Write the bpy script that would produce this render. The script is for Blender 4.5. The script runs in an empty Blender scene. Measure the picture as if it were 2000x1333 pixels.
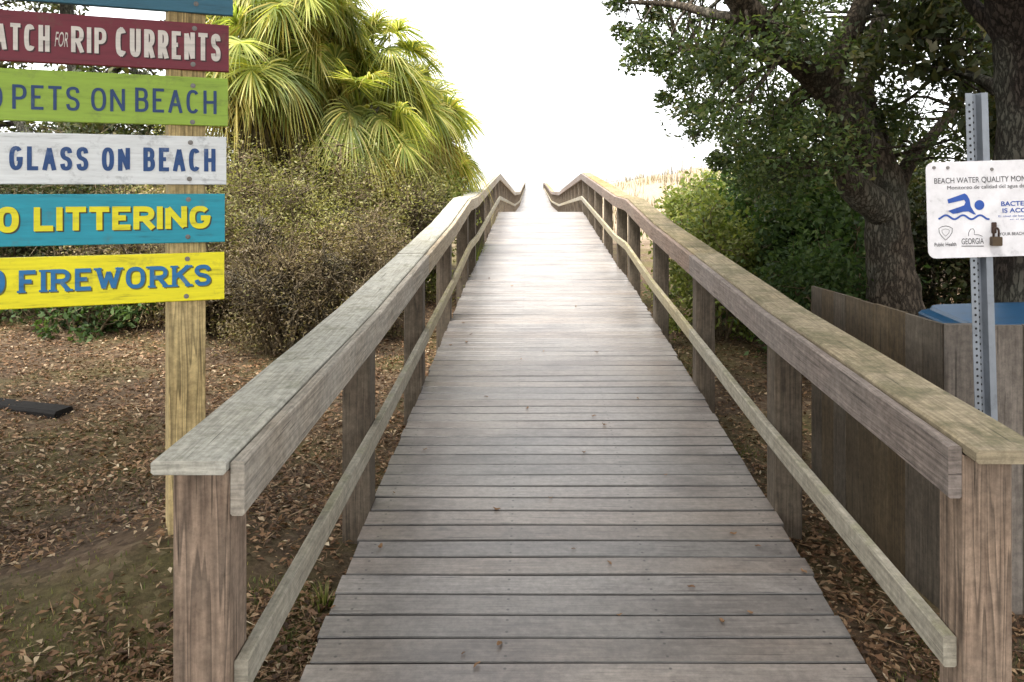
import bpy, bmesh, math, random
import numpy as np
from mathutils import Vector, Matrix, noise as mnoise

C = bpy.context.scene.collection
scene = bpy.context.scene
RND = random.Random(7)
NR = np.random.RandomState(11)
R = math.radians

# ------------------------------------------------------------------ camera
EYE = 1.85
XC, HW = 0.20, 1.015   # walkway centre line and half width
F = 1600.0            # focal length in photo pixels (photo 2000 wide)
CX, CY = 1040.0, 370.0
cd = bpy.data.cameras.new('camera')
cam = bpy.data.objects.new('camera', cd)
C.objects.link(cam)
cam.location = (0, 0, EYE)
cam.rotation_euler = (R(90), 0, 0)
cd.sensor_width = 36
cd.lens = F / 2000 * 36
cd.shift_x = -(CX - 1000) / 2000
cd.shift_y = -(666.5 - CY) / 2000
cd.clip_start = 0.05
cd.clip_end = 6000
scene.camera = cam

# ------------------------------------------------------------------ light
SUN_EL, SUN_AZ = 62, -158      # azimuth from +Y (ahead) towards +X
w = bpy.data.worlds.new('World'); scene.world = w
w.use_nodes = True
wn = w.node_tree.nodes; wl = w.node_tree.links
wn.clear()
sky = wn.new('ShaderNodeTexSky'); sky.sky_type = 'NISHITA'; sky.sun_disc = False
sky.sun_elevation = R(SUN_EL); sky.sun_rotation = R(SUN_AZ)
sky.dust_density = 1.5; sky.air_density = 1.0
hs = wn.new('ShaderNodeHueSaturation'); hs.inputs['Saturation'].default_value = 0.07
bg = wn.new('ShaderNodeBackground'); bg.inputs['Strength'].default_value = 0.15
wo = wn.new('ShaderNodeOutputWorld')
wl.new(sky.outputs[0], hs.inputs['Color']); wl.new(hs.outputs[0], bg.inputs['Color']); wl.new(bg.outputs[0], wo.inputs[0])
sd = bpy.data.lights.new('sun', 'SUN'); sun = bpy.data.objects.new('sun', sd); C.objects.link(sun)
sd.energy = 3.6; sd.angle = R(30); sd.color = (1.0, 0.965, 0.91)
az, el = R(SUN_AZ), R(SUN_EL)
sdir = Vector((math.sin(az) * math.cos(el), math.cos(az) * math.cos(el), math.sin(el)))
sun.rotation_euler = sdir.to_track_quat('Z', 'Y').to_euler()
sun.location = (0, 0, 30)
scene.view_settings.view_transform = 'Standard'
scene.view_settings.look = 'None'
scene.view_settings.exposure = 1.8
scene.view_settings.gamma = 1

# ------------------------------------------------------------------ helpers
def P(px, py, Y):
    return Vector(((px - CX) / F * Y, Y, EYE + (CY - py) / F * Y))

def lin(r, g, b):
    f = lambda c: (c / 255 / 12.92) if c / 255 <= 0.04045 else ((c / 255 + 0.055) / 1.055) ** 2.4
    return (f(r), f(g), f(b), 1)

def interp(y, ks):
    return float(np.interp(y, [k[0] for k in ks], [k[1] for k in ks]))

def tag(o, label=None, cat=None, group=None, kind=None):
    if label: o['label'] = label
    if cat: o['category'] = cat
    if group: o['group'] = group
    if kind: o['kind'] = kind
    return o

def empty(name, loc=(0, 0, 0), rotz=0):
    o = bpy.data.objects.new(name, None); C.objects.link(o)
    o.location = loc; o.rotation_euler = (0, 0, rotz)
    o.empty_display_size = 0.1
    return o

def link_mesh(name, me, mat, parent=None):
    o = bpy.data.objects.new(name, me); C.objects.link(o)
    if mat: me.materials.append(mat)
    if parent: o.parent = parent
    return o

class MB:
    """collects quads / polys with uv, builds one mesh object"""
    def __init__(s): s.v = []; s.f = []; s.uv = []
    def poly(s, pts, uvs=None):
        n = len(s.v); s.v += [tuple(p) for p in pts]
        s.f.append(tuple(range(n, n + len(pts))))
        s.uv += uvs if uvs else [(p[0], p[2]) for p in pts]
    def sweep(s, path, sec, caps=True, uo=None, close=True):
        """path: list of Matrix-like callables giving 3D from section coords; sec: list of (a,b)"""
        u0, v0 = uo if uo else (RND.uniform(0, 60), RND.uniform(0, 60))
        rings = [[fn(a, b) for a, b in sec] for fn in path]
        n0 = len(s.v); m = len(sec)
        for r in rings: s.v += [tuple(p) for p in r]
        us = [0.0]
        for i in range(1, len(rings)):
            us.append(us[-1] + (Vector(rings[i][0]) - Vector(rings[i - 1][0])).length)
        vs = [0.0]
        for j in range(m):
            a, b = sec[j], sec[(j + 1) % m]
            vs.append(vs[-1] + math.hypot(a[0] - b[0], a[1] - b[1]))
        for i in range(len(rings) - 1):
            for j in range(m if close else m - 1):
                k = (j + 1) % m
                s.f.append((n0 + i * m + j, n0 + i * m + k, n0 + (i + 1) * m + k, n0 + (i + 1) * m + j))
                s.uv += [(u0 + us[i], v0 + vs[j]), (u0 + us[i], v0 + vs[j + 1]), (u0 + us[i + 1], v0 + vs[j + 1]), (u0 + us[i + 1], v0 + vs[j])]
        if caps:
            s.f.append(tuple(n0 + j for j in range(m))[::-1])
            s.uv += [(u0 + a * 2, v0 + b) for a, b in sec][::-1]
            e = n0 + (len(rings) - 1) * m
            s.f.append(tuple(e + j for j in range(m)))
            s.uv += [(u0 + a * 2, v0 + b) for a, b in sec]
    def build(s, name, mat, parent=None, smooth=False):
        me = bpy.data.meshes.new(name)
        me.from_pydata(s.v, [], s.f)
        ul = me.uv_layers.new(name='UVMap')
        ul.data.foreach_set('uv', np.array(s.uv, dtype=np.float32).ravel())
        me.update()
        bm = bmesh.new(); bm.from_mesh(me); bmesh.ops.recalc_face_normals(bm, faces=bm.faces); bm.to_mesh(me); bm.free()
        if smooth: me.polygons.foreach_set('use_smooth', [True] * len(me.polygons))
        return link_mesh(name, me, mat, parent)

def chamf(w, h, c=0.004):
    a, b = w / 2, h / 2
    return [(-a + c, -b), (a - c, -b), (a, -b + c), (a, b - c), (a - c, b), (-a + c, b), (-a, b - c), (-a, -b + c)]

def beam(mb, p0, p1, wd, ht, c=0.004, up=(0, 0, 1), seg=1, wob=0.0):
    """box from p0 to p1; wd across (side), ht along up"""
    p0, p1 = Vector(p0), Vector(p1)
    d = (p1 - p0).normalized(); upv = Vector(up)
    side = d.cross(upv)
    if side.length < 1e-4: side = Vector((1, 0, 0))
    side.normalize(); u2 = side.cross(d).normalized()
    fns = []
    for i in range(seg + 1):
        q = p0.lerp(p1, i / seg)
        if wob: q = q + side * RND.uniform(-wob, wob) + u2 * RND.uniform(-wob, wob)
        fns.append(lambda a, b, q=q: q + side * a + u2 * b)
    mb.sweep(fns, chamf(wd, ht, c))

def vpost(mb, x, y, z0, z1, wx, wy, c=0.006, rot=0):
    cs, sn = math.cos(rot), math.sin(rot)
    fns = [lambda a, b, z=z: Vector((x + a * cs - b * sn, y + a * sn + b * cs, z)) for z in (z0, z1)]
    mb.sweep(fns, chamf(wx, wy, c))

def tube(mb, pts, rads, n=8, rough=0.0, cap=True):
    pts = [Vector(p) for p in pts]
    rings = []
    ref = Vector((0.31, 0.87, 0.38))
    for i, p in enumerate(pts):
        a = pts[max(0, i - 1)]; b = pts[min(len(pts) - 1, i + 1)]
        d = (b - a).normalized()
        s = d.cross(ref)
        if s.length < 0.1: s = d.cross(Vector((1, 0, 0)))
        s.normalize(); t = d.cross(s).normalized()
        ring = []
        for k in range(n):
            th = 2 * math.pi * k / n
            r = rads[i]
            if rough:
                q = p + (s * math.cos(th) + t * math.sin(th)) * r
                r *= 1 + rough * (mnoise.noise(q * 6.0) + 0.6 * mnoise.noise(q * 17.0))
            ring.append(p + (s * math.cos(th) + t * math.sin(th)) * r)
        rings.append(ring)
    n0 = len(mb.v)
    for r in rings: mb.v += [tuple(q) for q in r]
    ul = 0
    for i in range(len(rings) - 1):
        L = (pts[i + 1] - pts[i]).length
        for k in range(n):
            j = (k + 1) % n
            mb.f.append((n0 + i * n + k, n0 + i * n + j, n0 + (i + 1) * n + j, n0 + (i + 1) * n + k))
            mb.uv += [(ul, k / n), (ul, (k + 1) / n), (ul + L, (k + 1) / n), (ul + L, k / n)]
        ul += L
    if cap:
        mb.f.append(tuple(n0 + k for k in range(n))[::-1]); mb.uv += [(0, 0)] * n
        e = n0 + (len(rings) - 1) * n
        mb.f.append(tuple(e + k for k in range(n))); mb.uv += [(0, 0)] * n

def smooth_path(pts, rads, per=6):
    """Catmull-Rom through the points"""
    pts = [Vector(p) for p in pts]
    o, r = [], []
    for i in range(len(pts) - 1):
        p0 = pts[max(0, i - 1)]; p1 = pts[i]; p2 = pts[i + 1]; p3 = pts[min(len(pts) - 1, i + 2)]
        for k in range(per):
            t = k / per
            q = 0.5 * ((2 * p1) + (p2 - p0) * t + (2 * p0 - 5 * p1 + 4 * p2 - p3) * t * t + (3 * p1 - p0 - 3 * p2 + p3) * t ** 3)
            o.append(q); r.append(rads[i] * (1 - t) + rads[i + 1] * t)
    o.append(pts[-1]); r.append(rads[-1])
    return o, r

def np_mesh(name, V, k, mat, parent=None, smooth=False):
    """V: (N*k,3) array, consecutive k verts form one face"""
    V = np.ascontiguousarray(V, dtype=np.float32)
    n = len(V) // k
    me = bpy.data.meshes.new(name)
    me.vertices.add(len(V)); me.vertices.foreach_set('co', V.ravel())
    me.loops.add(len(V)); me.loops.foreach_set('vertex_index', np.arange(len(V), dtype=np.int32))
    me.polygons.add(n)
    me.polygons.foreach_set('loop_start', np.arange(0, len(V), k, dtype=np.int32))
    me.update(calc_edges=True); me.validate()
    return link_mesh(name, me, mat, parent)

def strips_mesh(name, S, mat, parent=None):
    """S: (N, m, 2, 3) strips of m cross pairs -> connected quads"""
    S = np.ascontiguousarray(S, dtype=np.float32)
    N, m = S.shape[:2]
    V = S.reshape(-1, 3)
    base = (np.arange(N) * m * 2)[:, None, None]
    i = np.arange(m - 1)[None, :, None] * 2
    q = np.array([0, 1, 3, 2])[None, None, :]
    idx = (base + i + q).reshape(-1, 4).astype(np.int32)
    me = bpy.data.meshes.new(name)
    me.vertices.add(len(V)); me.vertices.foreach_set('co', V.ravel())
    me.loops.add(idx.size); me.loops.foreach_set('vertex_index', idx.ravel())
    me.polygons.add(len(idx)); me.polygons.foreach_set('loop_start', np.arange(0, idx.size, 4, dtype=np.int32))
    me.update(calc_edges=True); me.validate()
    return link_mesh(name, me, mat, parent)

def unit(a):
    return a / np.maximum(np.linalg.norm(a, axis=-1, keepdims=True), 1e-9)

def leaf_quads(cen, size, asp=0.5, updir=0.3, fold=0.15, flat=False):
    """kite shaped leaves with random heading; cen (N,3), size (N,)"""
    n = len(cen)
    d = unit(NR.normal(size=(n, 3)) * ([1, 1, 0.25] if flat else [1, 1, 0.8]))
    nr = NR.normal(size=(n, 3)) * (0.35 if flat else 0.8); nr[:, 2] += 1.0 if flat else updir
    s = unit(np.cross(d, unit(nr))); nn = np.cross(s, d)
    L = size[:, None]
    wv = (asp * NR.uniform(0.75, 1.25, size=n))[:, None]
    b = cen - d * L * 0.5; t = cen + d * L * 0.5
    l = cen - s * L * wv * 0.5 + nn * L * fold - d * L * 0.05
    r = cen + s * L * wv * 0.5 + nn * L * fold - d * L * 0.05
    return np.stack([b, l, t, r], axis=1).reshape(-1, 3)

# ------------------------------------------------------------------ materials
def new_mat(name):
    m = bpy.data.materials.new(name); m.use_nodes = True
    n = m.node_tree.nodes; l = m.node_tree.links
    n.clear()
    out = n.new('ShaderNodeOutputMaterial')
    return m, n, l, out

def node(n, t, **kw):
    o = n.new(t)
    for k, v in kw.items():
        if k in o.inputs: o.inputs[k].default_value = v
        else: setattr(o, k, v)
    return o

def ramp(n, stops, interp='LINEAR'):
    r = n.new('ShaderNodeValToRGB'); e = r.color_ramp.elements
    r.color_ramp.interpolation = interp
    while len(e) < len(stops): e.new(0.5)
    for x, (p, c) in zip(e, stops):
        x.position = p; x.color = c if len(c) == 4 else (*c, 1)
    return r

def mix(n, l, f, a, b, mode='MIX'):
    m = n.new('ShaderNodeMix'); m.data_type = 'RGBA'; m.blend_type = mode
    for sock, v in ((m.inputs[0], f), (m.inputs[6], a), (m.inputs[7], b)):
        if hasattr(v, 'node'): l.new(v, sock)
        else: sock.default_value = v
    return m.outputs[2]

def g3(v): return (v, v, v, 1)

def wood(name, light, dark, weather=None, moss=None, moss_amt=0.5, grain=30, var=0.16, rings=0.5, rough=0.85, bump=0.25, knots=True, spec=0.3, decking=False):
    m, n, l, out = new_mat(name)
    uv = n.new('ShaderNodeUVMap')
    geo = n.new('ShaderNodeNewGeometry')
    mp = node(n, 'ShaderNodeMapping'); mp.inputs['Scale'].default_value = (1.3, grain, 1); l.new(uv.outputs[0], mp.inputs[0])
    n1 = node(n, 'ShaderNodeTexNoise', Scale=3.0, Detail=7.0, Roughness=0.65); l.new(mp.outputs[0], n1.inputs[0])
    # growth rings: distorted bands across the board
    mp2 = node(n, 'ShaderNodeMapping'); mp2.inputs['Scale'].default_value = (0.4, 11, 1); l.new(uv.outputs[0], mp2.inputs[0])
    n2 = node(n, 'ShaderNodeTexNoise', Scale=1.4, Detail=2.0); l.new(mp2.outputs[0], n2.inputs[0])
    mu = node(n, 'ShaderNodeMath', operation='MULTIPLY'); mu.inputs[1].default_value = 10.0; l.new(n2.outputs[0], mu.inputs[0])
    fr = node(n, 'ShaderNodeMath', operation='FRACT'); l.new(mu.outputs[0], fr.inputs[0])
    rg = ramp(n, [(0.0, g3(1)), (0.12, g3(0.95)), (0.55, g3(0.55)), (0.9, g3(0.0)), (1.0, g3(0.8))]); l.new(fr.outputs[0], rg.inputs[0])
    c1 = ramp(n, [(0.28, dark), (0.62, light)]); l.new(n1.outputs[0], c1.inputs[0])
    ringc = mix(n, l, rings, g3(1.0), rg.outputs[0])
    soft = mix(n, l, 0.62 - 0.32 * max(0, rings - 0.5) * 2, ringc, g3(1.0))
    col = mix(n, l, 1.0, c1.outputs[0], soft, 'MULTIPLY')
    bumpsrc = n1.outputs[0]
    if knots:
        mp3 = node(n, 'ShaderNodeMapping'); mp3.inputs['Scale'].default_value = (1.0, 2.6, 1); l.new(uv.outputs[0], mp3.inputs[0])
        vo = node(n, 'ShaderNodeTexVoronoi', Scale=1.7); vo.inputs['Randomness'].default_value = 1.0; l.new(mp3.outputs[0], vo.inputs[0])
        kr = ramp(n, [(0.0, g3(0.22)), (0.035, g3(0.35)), (0.06, g3(0.75)), (0.1, g3(1))]); l.new(vo.outputs['Distance'], kr.inputs[0])
        col = mix(n, l, 0.8, col, kr.outputs[0], 'MULTIPLY')
    tc = n.new('ShaderNodeTexCoord')
    nb = node(n, 'ShaderNodeTexNoise', Scale=2.3, Detail=6.0, Roughness=0.62); l.new(tc.outputs['Object'], nb.inputs[0])
    if weather:
        wr = ramp(n, [(0.38, g3(0)), (0.66, g3(1))]); l.new(nb.outputs[0], wr.inputs[0])
        wc = mix(n, l, 0.45, weather, col, 'MIX')
        wm = node(n, 'ShaderNodeMath', operation='MULTIPLY'); wm.inputs[1].default_value = 0.75; l.new(wr.outputs[0], wm.inputs[0])
        col = mix(n, l, wm.outputs[0], col, wc)
    if moss:
        nm = node(n, 'ShaderNodeTexNoise', Scale=5.5, Detail=9.0, Roughness=0.72); l.new(tc.outputs['Object'], nm.inputs[0])
        mr = ramp(n, [(0.64 - 0.25 * moss_amt, g3(0)), (0.72 - 0.2 * moss_amt, g3(1))]); l.new(nm.outputs[0], mr.inputs[0])
        sx = n.new('ShaderNodeSeparateXYZ'); l.new(geo.outputs['Normal'], sx.inputs[0])
        ur = ramp(n, [(0.2, g3(0.12)), (0.85, g3(1))]); l.new(sx.outputs[2], ur.inputs[0])
        mm = mix(n, l, 1.0, mr.outputs[0], ur.outputs[0], 'MULTIPLY')
        mc = mix(n, l, 0.3, moss, col)
        sm = node(n, 'ShaderNodeMath', operation='MULTIPLY'); sm.inputs[1].default_value = 0.85; l.new(mm, sm.inputs[0])
        col = mix(n, l, sm.outputs[0], col, mc)
    # drying cracks along the grain and pale lichen flecks
    mp7 = node(n, 'ShaderNodeMapping'); mp7.inputs['Scale'].default_value = (0.9, 42, 1); l.new(uv.outputs[0], mp7.inputs[0])
    n7 = node(n, 'ShaderNodeTexNoise', Scale=2.2, Detail=3.0, Roughness=0.5, Distortion=0.3); l.new(mp7.outputs[0], n7.inputs[0])
    r7 = ramp(n, [(0.30, g3(0.3)), (0.345, g3(1))]); l.new(n7.outputs[0], r7.inputs[0])
    col = mix(n, l, 0.85, col, r7.outputs[0], 'MULTIPLY')
    n8 = node(n, 'ShaderNodeTexNoise', Scale=30.0, Detail=8.0, Roughness=0.75); l.new(tc.outputs['Object'], n8.inputs[0])
    r8 = ramp(n, [(0.40, g3(0.78)), (0.52, g3(1.0)), (0.66, g3(1.22))]); l.new(n8.outputs[0], r8.inputs[0])
    col = mix(n, l, 1.0, col, r8.outputs[0], 'MULTIPLY')
    # grime specks
    mp9 = node(n, 'ShaderNodeMapping'); mp9.inputs['Scale'].default_value = (7, 38, 1); l.new(uv.outputs[0], mp9.inputs[0])
    ns = node(n, 'ShaderNodeTexNoise', Scale=1.7, Detail=5.0, Roughness=0.7); l.new(mp9.outputs[0], ns.inputs[0])
    sr = ramp(n, [(0.24, g3(0.35)), (0.40, g3(1))]); l.new(ns.outputs[0], sr.inputs[0])
    col = mix(n, l, 0.6, col, sr.outputs[0], 'MULTIPLY')
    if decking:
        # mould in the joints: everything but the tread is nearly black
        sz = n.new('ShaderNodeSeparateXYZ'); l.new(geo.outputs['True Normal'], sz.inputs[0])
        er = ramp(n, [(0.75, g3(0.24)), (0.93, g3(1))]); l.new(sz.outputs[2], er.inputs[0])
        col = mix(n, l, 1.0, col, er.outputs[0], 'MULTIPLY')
        # trodden stains
        mp5 = node(n, 'ShaderNodeMapping'); mp5.inputs['Scale'].default_value = (1.1, 2.2, 1); l.new(tc.outputs['Object'], mp5.inputs[0])
        n5 = node(n, 'ShaderNodeTexNoise', Scale=1.3, Detail=8.0, Roughness=0.68); l.new(mp5.outputs[0], n5.inputs[0])
        r5 = ramp(n, [(0.34, (0.6, 0.58, 0.585)), (0.5, (0.94, 0.92, 0.91)), (0.68, (1.12, 1.08, 1.04))]); l.new(n5.outputs[0], r5.inputs[0])
        col = mix(n, l, 1.0, col, r5.outputs[0], 'MULTIPLY')
        # screw heads, two per joist
        so_ = n.new('ShaderNodeSeparateXYZ'); l.new(tc.outputs['Object'], so_.inputs[0])
        def m2(op, a, b=None):
            q = n.new('ShaderNodeMath'); q.operation = op
            for i_, v in enumerate((a, b)):
                if v is None: continue
                if hasattr(v, 'node'): l.new(v, q.inputs[i_])
                else: q.inputs[i_].default_value = v
            return q.outputs[0]
        yy = m2('SUBTRACT', m2('ABSOLUTE', m2('SUBTRACT', m2('MODULO', m2('SUBTRACT', so_.outputs[1], 1.75), 0.1395), 0.0655)), 0.036)
        xx = m2('SUBTRACT', m2('ABSOLUTE', m2('SUBTRACT', m2('ABSOLUTE', m2('SUBTRACT', so_.outputs[0], XC)), 0.615)), 0.315)
        dd = m2('SQRT', m2('ADD', m2('MULTIPLY', xx, xx), m2('MULTIPLY', yy, yy)))
        sr5 = ramp(n, [(0.0038, g3(0.28)), (0.0065, g3(1))]); l.new(dd, sr5.inputs[0])
        col = mix(n, l, 1.0, col, sr5.outputs[0], 'MULTIPLY')
    # every board its own tone
    hv = n.new('ShaderNodeHueSaturation'); l.new(col, hv.inputs['Color'])
    mv = node(n, 'ShaderNodeMapRange'); mv.inputs[3].default_value = 1 - var; mv.inputs[4].default_value = 1 + var
    l.new(geo.outputs['Random Per Island'], mv.inputs[0]); l.new(mv.outputs[0], hv.inputs['Value'])
    fr2 = node(n, 'ShaderNodeMath', operation='MULTIPLY'); fr2.inputs[1].default_value = 17.31; l.new(geo.outputs['Random Per Island'], fr2.inputs[0])
    fr3 = node(n, 'ShaderNodeMath', operation='FRACT'); l.new(fr2.outputs[0], fr3.inputs[0])
    ms = node(n, 'ShaderNodeMapRange'); ms.inputs[3].default_value = 0.72; ms.inputs[4].default_value = 1.2
    l.new(fr3.outputs[0], ms.inputs[0]); l.new(ms.outputs[0], hv.inputs['Saturation'])
    bs = node(n, 'ShaderNodeBsdfPrincipled', Roughness=rough); bs.inputs['Specular IOR Level'].default_value = spec
    l.new(hv.outputs[0], bs.inputs['Base Color'])
    bp = node(n, 'ShaderNodeBump', Strength=bump, Distance=0.006); l.new(bumpsrc, bp.inputs['Height']); l.new(bp.outputs[0], bs.inputs['Normal'])
    l.new(bs.outputs[0], out.inputs[0])
    return m

def leaf_mat(name, stops, trans=0.35, rough=0.5, spec=0.35, tcol=None):
    m, n, l, out = new_mat(name)
    geo = n.new('ShaderNodeNewGeometry')
    r = ramp(n, stops); l.new(geo.outputs['Random Per Island'], r.inputs[0])
    tc = n.new('ShaderNodeTexCoord')
    nz = node(n, 'ShaderNodeTexNoise', Scale=1.6, Detail=3.0); l.new(tc.outputs['Object'], nz.inputs[0])
    vr = ramp(n, [(0.3, g3(0.62)), (0.7, g3(1.3))]); l.new(nz.outputs[0], vr.inputs[0])
    col = mix(n, l, 1.0, r.outputs[0], vr.outputs[0], 'MULTIPLY')
    bs = node(n, 'ShaderNodeBsdfPrincipled', Roughness=rough); bs.inputs['Specular IOR Level'].default_value = spec
    l.new(col, bs.inputs['Base Color'])
    tr = n.new('ShaderNodeBsdfTranslucent')
    tcl = mix(n, l, 1.0, col, tcol or (1.25, 1.3, 0.6, 1), 'MULTIPLY'); l.new(tcl, tr.inputs[0])
    ms = n.new('ShaderNodeMixShader'); ms.inputs[0].default_value = trans
    l.new(bs.outputs[0], ms.inputs[1]); l.new(tr.outputs[0], ms.inputs[2]); l.new(ms.outputs[0], out.inputs[0])
    return m

def bark_mat(name, a, b, scale=14):
    m, n, l, out = new_mat(name)
    tc = n.new('ShaderNodeTexCoord')
    mp = node(n, 'ShaderNodeMapping'); mp.inputs['Scale'].default_value = (1, 1, 0.33); l.new(tc.outputs['Object'], mp.inputs[0])
    vo = node(n, 'ShaderNodeTexVoronoi', Scale=scale * 2.2); vo.feature = 'DISTANCE_TO_EDGE'
    nz = node(n, 'ShaderNodeTexNoise', Scale=scale, Detail=8.0, Roughness=0.7)
    l.new(mp.outputs[0], nz.inputs[0])
    mv = mix(n, l, 0.12, mp.outputs[0], nz.outputs['Color'])
    l.new(mv, vo.inputs[0])
    rr = ramp(n, [(0.0, g3(0.35)), (0.18, g3(1))]); l.new(vo.outputs['Distance'], rr.inputs[0])
    c = ramp(n, [(0.3, a), (0.68, b)]); l.new(nz.outputs[0], c.inputs[0])
    n2 = node(n, 'ShaderNodeTexNoise', Scale=2.0, Detail=4.0); l.new(tc.outputs['Object'], n2.inputs[0])
    lr = ramp(n, [(0.5, g3(0)), (0.68, g3(0.6))]); l.new(n2.outputs[0], lr.inputs[0])
    c2 = mix(n, l, lr.outputs[0], c.outputs[0], (0.17, 0.175, 0.14, 1))
    col = mix(n, l, 1.0, c2, rr.outputs[0], 'MULTIPLY')
    hgt = mix(n, l, 0.5, rr.outputs[0], nz.outputs[0])
    bs = node(n, 'ShaderNodeBsdfPrincipled', Roughness=0.95); bs.inputs['Specular IOR Level'].default_value = 0.15
    l.new(col, bs.inputs['Base Color'])
    bp = node(n, 'ShaderNodeBump', Strength=0.9, Distance=0.03); l.new(hgt, bp.inputs['Height']); l.new(bp.outputs[0], bs.inputs['Normal'])
    l.new(bs.outputs[0], out.inputs[0])
    return m

def paint(name, col, dirt=(0.12, 0.11, 0.09, 1), amt=0.5, rough=0.5, streak=True, metal=0.0, wear=None):
    m, n, l, out = new_mat(name)
    tc = n.new('ShaderNodeTexCoord')
    mp = node(n, 'ShaderNodeMapping'); mp.inputs['Scale'].default_value = (3, 20, 30) if streak else (6, 6, 6); l.new(tc.outputs['Object'], mp.inputs[0])
    nz = node(n, 'ShaderNodeTexNoise', Scale=1.6, Detail=7.0, Roughness=0.68); l.new(mp.outputs[0], nz.inputs[0])
    n2 = node(n, 'ShaderNodeTexNoise', Scale=9.0, Detail=9.0, Roughness=0.72); l.new(tc.outputs['Object'], n2.inputs[0])
    r1 = ramp(n, [(0.30, g3(0.55)), (0.42, g3(0.9)), (0.65, g3(1.06))]); l.new(nz.outputs[0], r1.inputs[0])
    c = mix(n, l, 1.0, col, r1.outputs[0], 'MULTIPLY')
    r2 = ramp(n, [(0.56, g3(0)), (0.76, g3(amt))]); l.new(n2.outputs[0], r2.inputs[0])
    c = mix(n, l, r2.outputs[0], c, dirt)
    bs = node(n, 'ShaderNodeBsdfPrincipled', Roughness=rough, Metallic=metal)
    l.new(c, bs.inputs['Base Color'])
    bp = node(n, 'ShaderNodeBump', Strength=0.15, Distance=0.004); l.new(nz.outputs[0], bp.inputs['Height']); l.new(bp.outputs[0], bs.inputs['Normal'])
    l.new(bs.outputs[0], out.inputs[0])
    return m

M = {}
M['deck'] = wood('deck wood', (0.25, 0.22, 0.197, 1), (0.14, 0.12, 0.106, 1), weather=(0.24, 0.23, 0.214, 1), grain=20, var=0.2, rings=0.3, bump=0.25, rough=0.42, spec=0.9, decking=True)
M['cap_pale'] = wood('grey cap wood', (0.48, 0.45, 0.36, 1), (0.22, 0.205, 0.155, 1), weather=(0.48, 0.47, 0.41, 1), moss=(0.20, 0.20, 0.12, 1), moss_amt=0.45, grain=30, var=0.08, rings=0.35)
M['cap_moss'] = wood('mossy cap wood', (0.33, 0.25, 0.125, 1), (0.13, 0.093, 0.044, 1), weather=(0.30, 0.245, 0.145, 1), moss=(0.085, 0.082, 0.024, 1), moss_amt=0.75, grain=28, var=0.08, rings=0.3)
M['rail_tan'] = wood('tan rail wood', (0.43, 0.355, 0.26, 1), (0.19, 0.15, 0.105, 1), weather=(0.41, 0.385, 0.33, 1), grain=26, var=0.12, rings=0.75)
M['rail_mauve'] = wood('mauve grey rail wood', (0.275, 0.21, 0.172, 1), (0.115, 0.083, 0.067, 1), weather=(0.245, 0.21, 0.182, 1), moss=(0.22, 0.19, 0.11, 1), moss_amt=0.2, grain=26, var=0.12, rings=0.7)
M['low_rail'] = wood('pale lower rail wood', (0.38, 0.33, 0.23, 1), (0.19, 0.16, 0.105, 1), weather=(0.35, 0.325, 0.26, 1), moss=(0.21, 0.20, 0.09, 1), moss_amt=0.6, grain=24, var=0.1, rings=0.5)
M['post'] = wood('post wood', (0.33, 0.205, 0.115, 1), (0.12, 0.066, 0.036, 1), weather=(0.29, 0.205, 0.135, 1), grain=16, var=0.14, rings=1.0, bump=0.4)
M['shaded_post'] = wood('shade-toned post wood', (0.14, 0.095, 0.055, 1), (0.05, 0.034, 0.02, 1), weather=(0.135, 0.11, 0.07, 1), moss=(0.095, 0.095, 0.035, 1), moss_amt=0.3, grain=16, var=0.2, rings=0.8)  # darker than the front post; shade on side posts put into colour
M['stringer'] = wood('stringer wood', (0.05, 0.04, 0.03, 1), (0.02, 0.016, 0.012, 1), grain=20)
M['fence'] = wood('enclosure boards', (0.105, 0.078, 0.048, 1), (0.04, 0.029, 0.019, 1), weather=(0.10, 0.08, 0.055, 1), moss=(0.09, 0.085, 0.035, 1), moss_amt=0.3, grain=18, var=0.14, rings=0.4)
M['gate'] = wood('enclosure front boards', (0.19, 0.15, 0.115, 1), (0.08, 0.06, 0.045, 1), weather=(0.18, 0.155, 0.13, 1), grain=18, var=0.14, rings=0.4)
M['sign_post'] = wood('new yellow pine', (0.68, 0.47, 0.11, 1), (0.36, 0.22, 0.045, 1), weather=(0.55, 0.4, 0.12, 1), grain=12, var=0.02, rings=1.0)
M['old_timber'] = wood('blackened timber', (0.013, 0.010, 0.008, 1), (0.004, 0.003, 0.003, 1), grain=18)
M['bolt'] = paint('bolt metal', (0.2, 0.19, 0.18, 1), metal=0.7, rough=0.45, streak=False)
M['dark'] = paint('dark hole', (0.01, 0.01, 0.011, 1), rough=0.9, streak=False, amt=0)
M['rusty'] = paint('rusty bolt', (0.06, 0.035, 0.025, 1), metal=0.3, rough=0.8, streak=False)

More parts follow.
